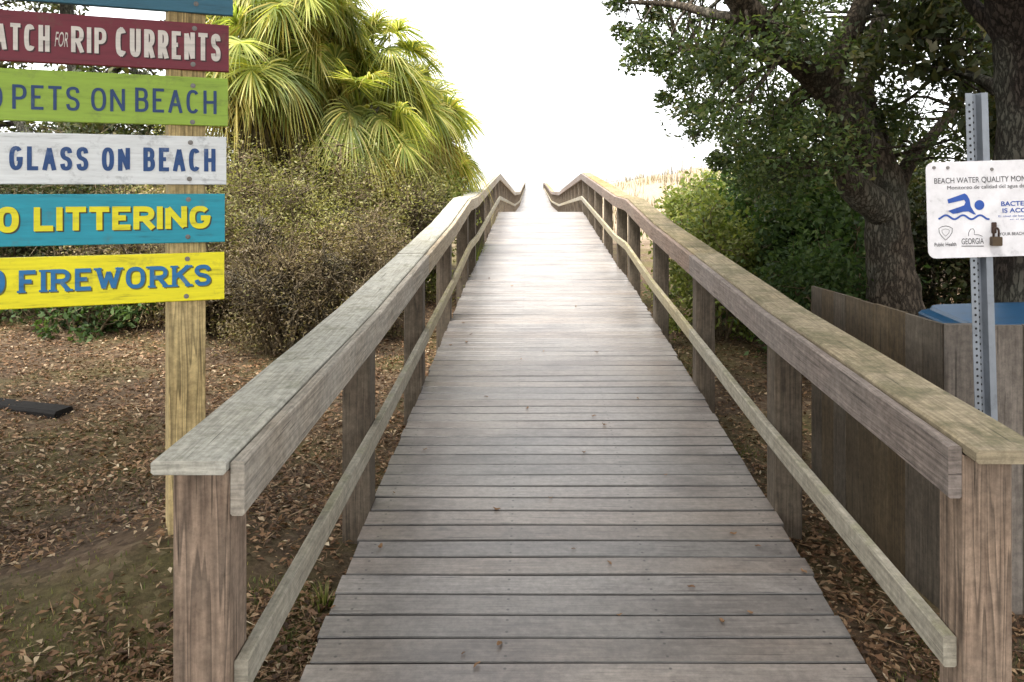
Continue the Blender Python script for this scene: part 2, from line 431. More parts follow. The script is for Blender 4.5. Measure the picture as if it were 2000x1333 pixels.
M['oak_leaf'] = leaf_mat('oak leaves', [(0, (0.035, 0.06, 0.022)), (0.5, (0.075, 0.11, 0.04)), (0.85, (0.115, 0.15, 0.055)), (1, (0.17, 0.16, 0.065))], trans=0.45, rough=0.45)
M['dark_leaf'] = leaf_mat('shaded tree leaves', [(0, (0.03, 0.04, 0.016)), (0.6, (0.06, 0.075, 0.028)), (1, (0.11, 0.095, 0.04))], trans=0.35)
M['bush_leaf'] = leaf_mat('evergreen bush leaves', [(0, (0.03, 0.06, 0.017)), (0.5, (0.065, 0.115, 0.034)), (1, (0.115, 0.165, 0.05))], trans=0.42)
M['lime_leaf'] = leaf_mat('bright bush leaves', [(0, (0.10, 0.135, 0.034)), (0.5, (0.2, 0.24, 0.06)), (1, (0.32, 0.325, 0.105))], trans=0.45)
M['olive_leaf'] = leaf_mat('olive brush leaves', [(0, (0.15, 0.15, 0.05)), (0.5, (0.24, 0.235, 0.082)), (0.8, (0.31, 0.285, 0.115)), (1, (0.34, 0.28, 0.15))], trans=0.45)
M['brown_leaf'] = leaf_mat('brown brush leaves', [(0, (0.11, 0.078, 0.042)), (0.5, (0.22, 0.165, 0.088)), (0.8, (0.30, 0.24, 0.125)), (1, (0.25, 0.24, 0.09))], trans=0.35)
M['palm'] = leaf_mat('palm leaflets', [(0, (0.11, 0.15, 0.04)), (0.35, (0.22, 0.265, 0.07)), (0.7, (0.37, 0.38, 0.115)), (1, (0.56, 0.51, 0.2))], trans=0.55, rough=0.5, spec=0.3, tcol=(1.4, 1.4, 0.6, 1))
M['palm_dry'] = leaf_mat('yellowing palm leaflets', [(0, (0.30, 0.25, 0.055)), (0.5, (0.42, 0.35, 0.10)), (1, (0.50, 0.42, 0.17))], trans=0.4, tcol=(1.2, 1.1, 0.6, 1))
M['grass'] = leaf_mat('grass blades', [(0, (0.06, 0.085, 0.018)), (0.6, (0.13, 0.155, 0.035)), (1, (0.27, 0.235, 0.09))], trans=0.35)
M['dry_grass'] = leaf_mat('dune grass blades', [(0, (0.16, 0.14, 0.05)), (0.6, (0.28, 0.23, 0.10)), (1, (0.36, 0.31, 0.17))], trans=0.3)
M['dune_grass'] = leaf_mat('dune grass', [(0, (0.09, 0.065, 0.03)), (0.6, (0.16, 0.12, 0.055)), (1, (0.2, 0.17, 0.08))], trans=0.2)
M['litter'] = leaf_mat('dead leaves', [(0, (0.05, 0.026, 0.013)), (0.35, (0.14, 0.072, 0.036)), (0.7, (0.25, 0.145, 0.075)), (0.93, (0.35, 0.24, 0.14)), (1, (0.5, 0.41, 0.28))], trans=0.1, rough=0.6)
M['bark'] = bark_mat('oak bark', (0.045, 0.035, 0.025, 1), (0.15, 0.12, 0.09, 1))
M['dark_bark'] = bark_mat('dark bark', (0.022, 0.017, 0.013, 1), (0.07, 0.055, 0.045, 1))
M['twig'] = bark_mat('twig bark', (0.16, 0.118, 0.068, 1), (0.40, 0.31, 0.19, 1), 20)
M['palm_bark'] = bark_mat('palm trunk', (0.07, 0.055, 0.035, 1), (0.2, 0.165, 0.11, 1), 10)

# ------------------------------------------------------------------ terrain and profiles (drop below the eye)
DECK = [(1.0, 1.95), (1.75, 1.868), (2.9, 1.745), (4.21, 1.605), (8.31, 1.298), (10.45, 1.14), (11.7, 1.10), (19.8, 0.553), (21.5, 0.60), (37, 1.08), (52, 1.06), (80, 0.02), (96, 0.0)]
RAIL = [(2.1, 0.725), (4.2, 0.62), (8.2, 0.335), (10.45, 0.115), (11.8, 0.09), (19.9, -0.40), (37, 0.12), (52, 0.16), (80, -0.6), (96, -0.75)]
GROUND = [(-60, 1.9), (1.5, 1.88), (4, 1.82), (7, 1.72), (10, 1.55), (13, 1.36), (20, 1.0), (30, 0.9), (37, 1.25), (52, 1.3), (80, 0.3), (100, 0.3), (130, 2.5), (160, 4.2), (4000, 4.6)]

def deckz(y): return EYE - interp(y, DECK)
def railz(y): return EYE - interp(y, RAIL)
def ground(x, y):
    z = EYE - interp(y, GROUND)
    q = Vector((x * 0.35, y * 0.35, 0.3))
    z += 0.10 * mnoise.noise(q) + 0.035 * mnoise.noise(q * 4.0)
    if y > 4 and x < -2.2: z += min(0.5, 0.035 * (-x - 2.2) * min(1, (y - 4) / 4))
    z += 0.17 * math.exp(-((x + 1.75) / 0.5) ** 2 - ((y - 3.95) / 0.55) ** 2)   # soil heaped at the sign post
    # dunes beside the walk
    for cx, cy, a, sx, sy in ((6.5, 34, 1.25, 5, 7), (14, 40, 1.5, 9, 9), (-9, 34, 1.3, 7, 9), (-20, 45, 1.6, 12, 12), (3.6, 44, 0.9, 2.2, 6)):
        g = a * math.exp(-((x - cx) / sx) ** 2 - ((y - cy) / sy) ** 2)
        z += g * (1 + 0.25 * mnoise.noise(Vector((x, y, 1)) * 0.6))
    d = abs(x - XC)
    lim = deckz(y) - 0.05 if y < 110 else z
    if 1.0 < y < 110:
        lo = min(z, lim - 0.02)
        t = min(1, max(0, (d - 1.1) / 0.7))
        if y < 4: z = min(z, lim + 0.06 * t) if d < 1.8 else z
        else: z = lo * (1 - t) + z * t
    return z

def sheet_coords():
    xs = sorted(set([round(v, 3) for v in list(np.arange(-12, 8.01, 0.2)) + list(np.arange(-40, 40.1, 1.5)) + [-2500, -1200, -600, -300, -150, -80, 80, 150, 300, 600, 1200, 2500]]))
    ys = sorted(set([round(v, 3) for v in list(np.arange(-4, 16.01, 0.2)) + list(np.arange(16, 60, 0.8)) + list(np.arange(60, 170, 4)) + [-800, -200, -60, -20, -8, 200, 300, 600, 1200, 2500, 3800]]))
    return xs, ys
xs, ys = sheet_coords()
gv = [(x, y, ground(x, y)) for y in ys for x in xs]
nx = len(xs)
gf = [(j * nx + i, j * nx + i + 1, (j + 1) * nx + i + 1, (j + 1) * nx + i) for j in range(len(ys) - 1) for i in range(nx - 1)]
gm = bpy.data.meshes.new('ground'); gm.from_pydata(gv, [], gf); gm.update()
gm.polygons.foreach_set('use_smooth', [True] * len(gf))

def ground_mat():
    m, n, l, out = new_mat('forest floor and sand')
    tc = n.new('ShaderNodeTexCoord'); sx = n.new('ShaderNodeSeparateXYZ'); l.new(tc.outputs['Object'], sx.inputs[0])
    na = node(n, 'ShaderNodeTexNoise', Scale=1.1, Detail=6.0, Roughness=0.6); l.new(tc.outputs['Object'], na.inputs[0])
    nb = node(n, 'ShaderNodeTexNoise', Scale=24.0, Detail=8.0, Roughness=0.75); l.new(tc.outputs['Object'], nb.inputs[0])
    vo = node(n, 'ShaderNodeTexVoronoi', Scale=26.0); l.new(tc.outputs['Object'], vo.inputs[0])
    soil = ramp(n, [(0.3, (0.035, 0.025, 0.017)), (0.55, (0.10, 0.072, 0.05)), (0.75, (0.18, 0.135, 0.1))]); l.new(nb.outputs[0], soil.inputs[0])
    lv = ramp(n, [(0.0, (0.05, 0.03, 0.018)), (0.4, (0.11, 0.07, 0.04)), (0.8, (0.17, 0.115, 0.07)), (1, (0.25, 0.19, 0.12))])
    sc = n.new('ShaderNodeSeparateColor'); l.new(vo.outputs['Color'], sc.inputs[0]); l.new(sc.outputs[0], lv.inputs[0])
    f1 = ramp(n, [(0.4, g3(0.2)), (0.6, g3(0.75))]); l.new(na.outputs[0], f1.inputs[0])
    c = mix(n, l, f1.outputs[0], soil.outputs[0], lv.outputs[0])
    nm = node(n, 'ShaderNodeTexNoise', Scale=0.9, Detail=5.0, Roughness=0.65); nm.inputs[0].default_value = (0, 0, 0)
    mp = node(n, 'ShaderNodeMapping'); mp.inputs['Location'].default_value = (7, 3, 0); l.new(tc.outputs['Object'], mp.inputs[0]); l.new(mp.outputs[0], nm.inputs[0])
    mo = ramp(n, [(0.46, g3(0)), (0.62, g3(0.5))]); l.new(nm.outputs[0], mo.inputs[0])
    moc = ramp(n, [(0.3, (0.04, 0.042, 0.013)), (0.5, (0.10, 0.10, 0.03)), (0.7, (0.19, 0.18, 0.06))]); l.new(nb.outputs[0], moc.inputs[0])
    c = mix(n, l, mo.outputs[0], c, moc.outputs[0])
    sand = ramp(n, [(0.3, (0.20, 0.15, 0.10)), (0.7, (0.36, 0.29, 0.21))]); l.new(nb.outputs[0], sand.inputs[0])
    add = node(n, 'ShaderNodeMath', operation='MULTIPLY_ADD'); add.inputs[1].default_value = 10.0; l.new(na.outputs[0], add.inputs[0]); l.new(sx.outputs[1], add.inputs[2])
    sf = node(n, 'ShaderNodeMapRange'); sf.inputs[1].default_value = 21; sf.inputs[2].default_value = 25; l.new(add.outputs[0], sf.inputs[0])
    c = mix(n, l, sf.outputs[0], c, sand.outputs[0])
    bs = node(n, 'ShaderNodeBsdfPrincipled', Roughness=0.95); bs.inputs['Specular IOR Level'].default_value = 0.15
    l.new(c, bs.inputs['Base Color'])
    bp = node(n, 'ShaderNodeBump', Strength=0.9, Distance=0.03); l.new(nb.outputs[0], bp.inputs['Height']); l.new(bp.outputs[0], bs.inputs['Normal'])
    l.new(bs.outputs[0], out.inputs[0])
    return m
tag(link_mesh('ground', gm, ground_mat()), kind='structure')

def water_mat():
    m, n, l, out = new_mat('sea water')
    tc = n.new('ShaderNodeTexCoord')
    nz = node(n, 'ShaderNodeTexNoise', Scale=0.25, Detail=6.0); l.new(tc.outputs['Object'], nz.inputs[0])
    bs = node(n, 'ShaderNodeBsdfPrincipled', Roughness=0.25); bs.inputs['Base Color'].default_value = (0.13, 0.17, 0.17, 1)
    bp = node(n, 'ShaderNodeBump', Strength=0.5, Distance=0.5); l.new(nz.outputs[0], bp.inputs['Height']); l.new(bp.outputs[0], bs.inputs['Normal'])
    l.new(bs.outputs[0], out.inputs[0])
    return m
mb = MB(); mb.poly([(-2400, 175, EYE - 4.0), (2400, 175, EYE - 4.0), (2400, 3700, EYE - 4.0), (-2400, 3700, EYE - 4.0)])
tag(mb.build('sea', water_mat()), kind='structure')

# ------------------------------------------------------------------ boardwalk
bw = tag(empty('boardwalk', (XC, 1.75, 0)), 'long weathered grey plank boardwalk ramping up over the dune between two timber railings', 'boardwalk')
def at_parent(o, par):
    o.parent = par; o.matrix_parent_inverse = Matrix.Translation(par.location).inverted() if par.rotation_euler.z == 0 else par.matrix_basis.inverted()
    return o
mb = MB()
PITCH, PW, PT = 0.1395, 0.1310, 0.038
y = 1.75
while y < 95.5:
    pitch = PITCH if y < 45 else PITCH
    y2 = y + PW
    xl = XC - HW + RND.uniform(-0.012, 0.006); xr = XC + HW + RND.uniform(-0.006, 0.014)
    ym = (y + y2) / 2
    dz = RND.uniform(-0.0009, 0.0009); roll = RND.uniform(-0.0012, 0.0003); twist = RND.uniform(-0.0014, 0.0014)
    slope = (deckz(ym + 0.05) - deckz(ym - 0.05)) / 0.1
    def fn(t, x, dz=dz, roll=roll, twist=twist, ym=ym, slope=slope):
        return lambda a, b: Vector((x, ym + a, deckz(ym) - PT / 2 + b + slope * a + dz + roll * (a / 0.06) + twist * t + 0.0015 * math.sin(3 * t + ym * 7)))
    steps = 5 if y < 12 else 1
    mb.sweep([fn(-1 + 2 * i / steps, xl + (xr - xl) * i / steps) for i in range(steps + 1)], chamf(PW, PT, 0.0035))
    y += PITCH
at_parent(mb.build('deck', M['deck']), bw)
def path_fns(ypts, x, zf, w_, h_):
    return [(lambda a, b, yy=yy: Vector((x + a, yy, zf(yy) + b))) for yy in ypts]
def ysplit(y0, y1, knots):
    return [y0] + [k for k, _ in knots if y0 + 0.05 < k < y1 - 0.05] + [y1]
for xo in (-0.93, -0.3, 0.3, 0.93):
    mb = MB()
    mb.sweep(path_fns(ysplit(1.8, 95, DECK), XC + xo, lambda yy: deckz(yy) - PT - 0.004 - 0.09, 0, 0), chamf(0.04, 0.18))
    at_parent(mb.build('stringer', M['stringer']), bw)
for k in range(1, 23):
    yy = 4.1 * k + 2.2
    for xo in (-0.80, 0.80):
        mb = MB(); vpost(mb, XC + xo, yy, ground(XC + xo, yy) - 0.3, deckz(yy) - PT - 0.02, 0.12, 0.12)
        at_parent(mb.build('support_pile', M['stringer']), bw)

# ------------------------------------------------------------------ railings
def railing(side, label, m_cap, m_rail, y_first, cap_in, cap_w, over):
    inner = XC + side * HW                 # inner face of posts
    root = tag(empty('railing', (inner, y_first, ground(inner, y_first))), label, 'railing')
    pc = 0.14
    post_y = [y_first + 0.07]
    pts = [4.18, 6.15, 8.2, 10.35, 11.75, 13.9, 15.9, 17.9, 19.85]
    post_y += pts + list(np.arange(21.9, 94, 2.05))
    for i, py_ in enumerate(post_y):
        mb = MB()
        wpost = 0.152 if (i == 0 and side < 0) else pc
        x = inner + side * wpost / 2
        zb = min(ground(x, py_), deckz(py_)) - 0.35
        vpost(mb, x, py_, zb, railz(py_) - 0.041, wpost, pc, 0.006)
        if py_ < 25:
            pass
        o = at_parent(mb.build('post', M['post'] if i == 0 else M['shaded_post']), root)
        if i == 0:
            for bx, bz in ((0.012, -0.10), (0.045, -0.06)) if side < 0 else ((-0.02, -0.07), (0.035, -0.045)):
                b = MB(); tube(b, [(x + bx, py_ - 0.0705, railz(py_) + bz - 0.0), (x + bx, py_ - 0.073, railz(py_) + bz)], [0.009, 0.008], 10)
                bo = b.build('bolt', M['rusty']); bo.parent = o; bo.matrix_parent_inverse = o.matrix_world.inverted() if False else Matrix.Translation(root.location).inverted()
    # boards in lengths that butt over posts
    joints = [y_first - over] + [post_y[i] for i in range(2, len(post_y), 2)]
    capb, railb, lowb = MB(), MB(), MB()
    cx = cap_in + side * cap_w / 2
    for a, b in zip(joints[:-1], joints[1:]):
        sag = RND.uniform(-0.002, 0.002)
        seg = ysplit(a + 0.002, b - 0.002, RAIL)
        fine = []
        for p, q in zip(seg[:-1], seg[1:]):
            k = max(1, int((q - p) / 0.25)) if a < 8 else 1
            fine += [p + (q - p) * i / k for i in range(k)]
        fine.append(seg[-1])
        jit = {yy: (RND.uniform(-0.0015, 0.0015), RND.uniform(-0.0015, 0.0015)) for yy in fine}
        capb.sweep([(lambda u, v, yy=yy: Vector((cx + u + jit[yy][0], yy, railz(yy) - 0.019 + v + jit[yy][1] + sag))) for yy in fine], chamf(cap_w, 0.038, 0.007))
    j2 = [y_first + 0.004] + [post_y[i] for i in range(2, len(post_y), 2)]
    for a, b in zip(j2[:-1], j2[1:]):
        railb.sweep(path_fns(ysplit(a + 0.002, b - 0.002, RAIL), inner - side * 0.0205, lambda yy: railz(yy) - 0.012 - 0.074, 0, 0), chamf(0.038, 0.148, 0.005))
        lowb.sweep(path_fns(ysplit(a + (0.03 if a < 3 else 0.002), b - 0.002, RAIL), inner - side * 0.0205, lambda yy: railz(yy) - 0.565 - 0.045, 0, 0), chamf(0.038, 0.09, 0.005))
    at_parent(capb.build('cap_rail', m_cap), root)
    at_parent(railb.build('top_rail', m_rail), root)
    at_parent(lowb.build('lower_rail', M['low_rail']), root)
    return root
railing(-1, 'weathered timber railing with pale grey cap board, beside the colourful beach rules sign', M['cap_pale'], M['rail_tan'], 2.20, -0.8165, 0.2, 0.02)
railing(1, 'weathered timber railing with mossy yellow-brown cap board, beside the wooden bin enclosure', M['cap_moss'], M['rail_mauve'], 2.31, 1.2165, 0.2, 0.065)

# ------------------------------------------------------------------ text
def text_mesh(body, box, yd, offset=0.0, shear=0.0, extrude=0.0006):
    """mesh of the words fitted in box (x0,z0,x1,z1), facing -y at depth yd"""
    cu = bpy.data.curves.new('lettering', 'FONT'); cu.body = body; cu.size = 1.0; cu.offset = offset; cu.shear = shear
    cu.resolution_u = 6; cu.extrude = 0.0
    to = bpy.data.objects.new('lettering_source', cu); C.objects.link(to)
    dg = bpy.context.evaluated_depsgraph_get()
    me = bpy.data.meshes.new_from_object(to.evaluated_get(dg))
    bpy.data.objects.remove(to); bpy.data.curves.remove(cu)
    co = np.zeros(len(me.vertices) * 3); me.vertices.foreach_get('co', co); co = co.reshape(-1, 3)
    mn, mx = co.min(0), co.max(0)
    x0, z0, x1, z1 = box
    out = np.zeros_like(co)
    out[:, 0] = x0 + (co[:, 0] - mn[0]) / (mx[0] - mn[0]) * (x1 - x0)
    out[:, 2] = z0 + (co[:, 1] - mn[1]) / (mx[1] - mn[1]) * (z1 - z0)
    out[:, 1] = yd
    faces = [tuple(p.vertices) for p in me.polygons]
    bpy.data.meshes.remove(me)
    return [tuple(v) for v in out], faces

class Flat:
    def __init__(s): s.v = []; s.f = []
    def add(s, vf):
        n = len(s.v); s.v += vf[0]; s.f += [tuple(i + n for i in f) for f in vf[1]]
    def poly(s, pts): s.add((pts, [tuple(range(len(pts)))]))
    def disc(s, x, z, r, y, n=24): s.poly([(x + r * math.cos(2 * math.pi * k / n), y, z + r * math.sin(2 * math.pi * k / n)) for k in range(n)])
    def line(s, pts, wd, y, closed=False):
        pts = [Vector((p[0], p[1])) for p in pts]; n = len(pts); L, Rr = [], []
        for i in range(n):
            a = pts[(i - 1) % n] if closed or i > 0 else pts[i]; b = pts[(i + 1) % n] if closed or i < n - 1 else pts[i]
            d = (b - a).normalized(); nn = Vector((-d.y, d.x)) * wd / 2
            L.append((pts[i].x + nn.x, y, pts[i].y + nn.y)); Rr.append((pts[i].x - nn.x, y, pts[i].y - nn.y))
        k = len(s.v); s.v += L + Rr
        for i in range(n if closed else n - 1):
            j = (i + 1) % n; s.f.append((k + i, k + n + i, k + n + j, k + j))
    def build(s, name, mat, parent):
        me = bpy.data.meshes.new(name); me.from_pydata(s.v, [], s.f); me.update()
        return link_mesh(name, me, mat, parent)

# ------------------------------------------------------------------ painted stroke lettering
def arc(cx, cy, rx, ry, a0, a1, n=18, e=2.5):
    o = []
    for k in range(n + 1):
        a = R(a0 + (a1 - a0) * k / n); c, s_ = math.cos(a), math.sin(a)
        o.append((cx + rx * math.copysign(abs(c) ** (2 / e), c), cy + ry * math.copysign(abs(s_) ** (2 / e), s_)))
    return o
def spl(pts):
    q, _ = smooth_path([(a, b, 0) for a, b in pts], [0] * len(pts), 5)
    return [(p.x, p.y) for p in q]
BOWL = lambda y0, y1, x1=1.0: [(0, y1), (0.45, y1)] + arc(0.45, (y0 + y1) / 2, x1 - 0.45, (y1 - y0) / 2, 90, -90, 12) + [(0.45, y0), (0, y0)]
GLYPH = {   # (width, strokes)
    'A': (1.0, [[(0, 0), (0.5, 1), (1, 0)], [(0.2, 0.33), (0.8, 0.33)]]),
    'B': (0.9, [[(0, 0), (0, 1)], BOWL(0.52, 1, 0.92), BOWL(0, 0.52)]),
    'C': (0.92, [arc(0.5, 0.5, 0.5, 0.5, 42, 318)]),
    'E': (0.75, [[(1, 1), (0, 1), (0, 0), (1, 0)], [(0, 0.52), (0.85, 0.52)]]),
    'F': (0.75, [[(1, 1), (0, 1), (0, 0)], [(0, 0.5), (0.85, 0.5)]]),
    'G': (0.98, [arc(0.5, 0.5, 0.5, 0.5, 42, 330) + [(1.0, 0.46), (0.56, 0.46)]]),
    'H': (0.95, [[(0, 0), (0, 1)], [(1, 0), (1, 1)], [(0, 0.5), (1, 0.5)]]),
    'I': (0.0, [[(0.5, 0), (0.5, 1)]]),
    'K': (0.95, [[(0, 0), (0, 1)], [(0.95, 1), (0.05, 0.42)], [(0.36, 0.6), (1, 0)]]),
    'L': (0.75, [[(0, 1), (0, 0), (1, 0)]]),
    'N': (1.0, [[(0, 0), (0, 1), (1, 0), (1, 1)]]),
    'O': (1.0, [arc(0.5, 0.5, 0.5, 0.5, 90, 450, 36)]),
    'P': (0.88, [[(0, 0), (0, 1)], BOWL(0.44, 1)]),
    'R': (0.92, [[(0, 0), (0, 1)], BOWL(0.46, 1), [(0.5, 0.46), (1, 0)]]),
    'S': (0.88, [spl([(0.97, 0.78), (0.86, 0.95), (0.5, 1.0), (0.12, 0.93), (0.02, 0.74), (0.2, 0.57), (0.5, 0.51), (0.82, 0.43), (0.98, 0.25), (0.86, 0.06), (0.5, 0.0), (0.13, 0.05), (0.0, 0.24)])]),
    'T': (0.85, [[(0, 1), (1, 1)], [(0.5, 0), (0.5, 1)]]),
    'U': (0.95, [[(0, 1), (0, 0.35)] + arc(0.5, 0.35, 0.5, 0.35, 180, 360, 14) + [(1, 1)]]),
    'W': (1.35, [[(0, 1), (0.26, 0), (0.5, 0.85), (0.74, 0), (1, 1)]]),
}
def paint_word(flat, body, box, yd, tk, gap, serif=0.0):
    """letters drawn with a flat brush of width tk*height, spaced by gap*height, filling the box"""
    x0, z0, x1, z1 = box; h = z1 - z0; t = tk * h
    nat = sum(GLYPH[c][0] for c in body)
    free = (x1 - x0) - len(body) * t - (len(body) - 1) * gap * h
    k = free / nat; x = x0; lay = 0
    for c in body:
        wd, st = GLYPH[c]; gw = wd * k
        for pl in st:
            lay = (lay + 1) % 6; yy = yd - lay * 0.00012
            pts = []
            for a, b in pl:
                q = (x + t / 2 + a * gw if wd else x + t / 2, z0 + t / 2 * 0.9 + b * (h - t * 0.9))
                if not pts or math.hypot(q[0] - pts[-1][0], q[1] - pts[-1][1]) > 1e-6: pts.append(q)
            closed = math.hypot(pts[0][0] - pts[-1][0], pts[0][1] - pts[-1][1]) < 1e-5
            if closed: pts = pts[:-1]
            else:   # square ends reach the letter's edge
                for i, j in ((0, 1), (-1, -2)):
                    d = Vector((pts[i][0] - pts[j][0], pts[i][1] - pts[j][1])).normalized() * t * 0.45
                    if pl[i][1] in (0, 1) and c not in 'CGS' or (c in 'EFLT' and pl[i][0] in (0, 1)): pts[i] = (pts[i][0] + d.x, pts[i][1] + d.y)
            # corners as separate strokes so that sharp joins stay square
            run = [pts[0]]
            def flush(r):
                if len(r) > 1: flat.line(r, t, yy)
            if closed: flat.line(pts, t, yy, True)
            else:
                for i in range(1, len(pts)):
                    run.append(pts[i])
                    if i < len(pts) - 1:
                        u = Vector((pts[i][0] - pts[i - 1][0], pts[i][1] - pts[i - 1][1])).normalized(); v = Vector((pts[i + 1][0] - pts[i][0], pts[i + 1][1] - pts[i][1])).normalized()
                        if u.dot(v) < 0.75:
                            ex = 0.45 if u.dot(v) > -0.3 else 0.12
                            e = run[-1]; run[-1] = (e[0] + u.x * t * ex, e[1] + u.y * t * ex); flush(run)
                            lay = (lay + 1) % 6; yy = yd - lay * 0.00012
                            run = [(e[0] - v.x * t * ex, e[1] - v.y * t * ex)]
                flush(run)
            if serif and not closed:
                for i in (0, -1):
                    if pl[i][1] in (0, 1) and c not in 'CGSO' and not (c in 'EFL' and pl[i][0] == 1):
                        lay = (lay + 1) % 6; yy = yd - lay * 0.00012
                        sx_, sz_ = pts[i]; sgn = 1 if pl[i][1] == 1 else -1
                        sw = t * (0.5 + serif)
                        a0, a1 = sx_ - sw, sx_ + sw
                        zz = (z1 if sgn > 0 else z0); zq = zz - sgn * t * 0.5
                        flat.poly([(a0, yy, zq), (a1, yy, zq), (a1, yy, zz), (a0, yy, zz)][::1])
        if serif and c in 'EF':
            pass
        x += gw + t + gap * h

# ------------------------------------------------------------------ beach rules sign
SA = R(22)
SX, SY = (362 - CX) / F * 4.0, 4.0
sgz = ground(SX, SY)
sign = tag(empty('beach_rules_sign', (SX, SY, sgz), SA), 'yellow pine posts carrying stacked painted beach rule boards in bright colours', 'sign')
def board_pt(px, py):
    """photo pixel -> (x along the board, z) in the sign's own frame, on its front plane"""
    rx, rz = (px - CX) / F, (CY - py) / F
    ca, sa = math.cos(SA), math.sin(SA)
    # front plane lies 0.10 m before the post centre
    ox, oy = SX + 0.10 * sa, SY - 0.10 * ca
    t = (-ox * sa + oy * ca) / (ca - rx * sa)
    s_ = (t * rx - ox) * ca + (t - oy) * sa
    return s_, EYE + t * rz - sgz
mb = MB(); vpost(mb, 0, 0, -0.4, board_pt(380, -110)[1], 0.165, 0.165, 0.004, rot=R(7))
so = mb.build('post', M['sign_post'], sign)
mb = MB(); vpost(mb, -1.75, 0, -0.4, board_pt(380, -110)[1], 0.165, 0.165, 0.004, rot=R(4))
mb.build('post', M['sign_post'], sign)
YB = -0.10
boards = [
    ('blue', lin(52, 108, 132), (-75, 31, 455), [], None, None),
    ('red', lin(118, 34, 52), (50, 141, 447), [('W', -52, -14, 45, 97, 0.03, 0), ('ATCH', -10, 97, 47, 99, 0.03, 0), ('FOR', 107, 133, 63, 92, 0.0, 0.3), ('RIP', 139, 208, 54, 104, 0.035, 0), ('CURRENTS', 226, 431, 61, 115, 0.035, 0)], lin(222, 216, 210), lin(60, 20, 30)),
    ('green', lin(150, 182, 62), (154, 247, 445), [('NO', -66, 5, 166, 212, 0.005, 0), ('PETS', 24, 156, 168, 215, 0.005, 0), ('ON', 178, 244, 173, 218, 0.005, 0), ('BEACH', 264, 423, 175, 221, 0.005, 0)], lin(28, 62, 112), None),
    ('white', lin(226, 230, 232), (268, 361, 442), [('NO', -62, -6, 286, 333, 0.02, 0), ('GLASS', 18, 173, 287, 333, 0.02, 0), ('ON', 199, 254, 289, 334, 0.02, 0), ('BEACH', 280, 421, 290, 335, 0.02, 0)], lin(24, 70, 128), None),
    ('turquoise', lin(22, 150, 172), (379, 473, 439), [('NO', -58, 37, 405, 455, 0.05, 0), ('LITTERING', 66, 411, 404, 449, 0.05, 0)], lin(232, 222, 20), lin(60, 60, 40)),
    ('yellow', lin(238, 226, 16), (493, 585, 438), [('NO', -80, 10, 528, 577, 0.045, 0), ('FIREWORKS', 37, 412, 523, 565, 0.045, 0)], lin(28, 112, 168), lin(110, 104, 20)),
]
STYLE = {'red': (0.15, 0.11, 0), 'green': (0.125, 0.16, 0), 'white': (0.175, 0.15, 0), 'turquoise': (0.235, 0.10, 0), 'yellow': (0.185, 0.2, 0.42)}
for name, col, (yt, yb, xr), words, lc, shc in boards:
    x1, zt = board_pt(xr, yt); _, zb = board_pt(xr, yb)
    x0 = -1.95 + RND.uniform(-0.03, 0.03)
    mb = MB()
    d = 0.036
    fns = [(lambda a, b, x=x: Vector((x, YB + d / 2 + a, (zt + zb) / 2 + b))) for x in np.linspace(x0, x1, 8)]
    mb.sweep(fns, chamf(d, zt - zb, 0.003))
    bo = mb.build('board', paint(name + ' sign paint', col, amt=0.9 if name == 'white' else 0.55, dirt=(0.16, 0.17, 0.18, 1) if name == 'white' else (0.10, 0.09, 0.05, 1)), sign)
    bo['label'] = name + ' painted board'
    if words:
        fl, sh = Flat(), Flat()
        for body, ax, bx, ty, by, off, shear in words:
            cxm = (ax + bx) / 2
            xa, _ = board_pt(ax, (ty + by) / 2); xb, _ = board_pt(bx, (ty + by) / 2)
            _, z1 = board_pt(cxm, ty); _, z0 = board_pt(cxm, by)
            hh = z1 - z0
            if body == 'FOR':
                fl.add(text_mesh(body, (xa, z0, xb, z1), YB - 0.0030, off, shear)); continue
            tk, gap, sf = STYLE[name]
            paint_word(fl, body, (xa, z0, xb, z1), YB - 0.0022, tk, gap, sf)
            if shc: paint_word(sh, body, (xa + 0.006, z0 - 0.006, xb + 0.006, z1 - 0.006), YB - 0.0010, tk, gap, sf)
        fl.build('lettering', paint(name + ' lettering', lc, amt=0.25, dirt=col), bo)
        if shc: sh.build('lettering_shade', paint(name + ' lettering shade', shc, amt=0.2, dirt=col), bo)
    for bpx, bpy_ in {'blue': [(383, 8)], 'red': [(380, 56), (377, 126)], 'green': [(377, 168), (376, 239)], 'white': [(372, 279), (370, 350)], 'turquoise': [(368, 390), (367, 463)], 'yellow': [(366, 506), (364, 579)]}[name]:
        bx, bz = board_pt(bpx, bpy_)
        b = MB(); tube(b, [(bx, YB + 0.004, bz), (bx, YB - 0.003, bz), (bx, YB - 0.0031, bz), (bx, YB - 0.008, bz)], [0.0115, 0.0115, 0.0065, 0.006], 12)
        b.build('bolt', M['bolt'], bo)

# ------------------------------------------------------------------ water quality sign on a steel channel post
WY = 3.17
wx0, wz0 = P(1935, 830, WY).x, 0
wb = Vector((P(1941, 700, WY + 0.05).x, WY + 0.05, ground(1.8, WY)))
wq = tag(empty('water_quality_sign', wb), 'white metal beach water quality sign with blue swimmer on a perforated steel post', 'sign')
wq.rotation_euler = (0, R(-1.75), 0)
def wpt(px, py):
    q = P(px, py, WY + 0.046); a = R(-1.75)
    v = Matrix.Rotation(a, 4, 'Y').inverted() @ (q - wb)
    return v.x, v.z
hi = wpt(1924, 181)[1]
mb = MB()
prof = [(-0.044, 0.002), (-0.018, 0.002), (-0.013, 0.036), (0.013, 0.036), (0.018, 0.002), (0.044, 0.002), (0.044, 0.006), (0.0215, 0.006), (0.0165, 0.04), (-0.0165, 0.04), (-0.0215, 0.006), (-0.044, 0.006)]
mb.sweep([(lambda a, b, z=z: Vector((a, b, z))) for z in (-0.3, hi)], prof)
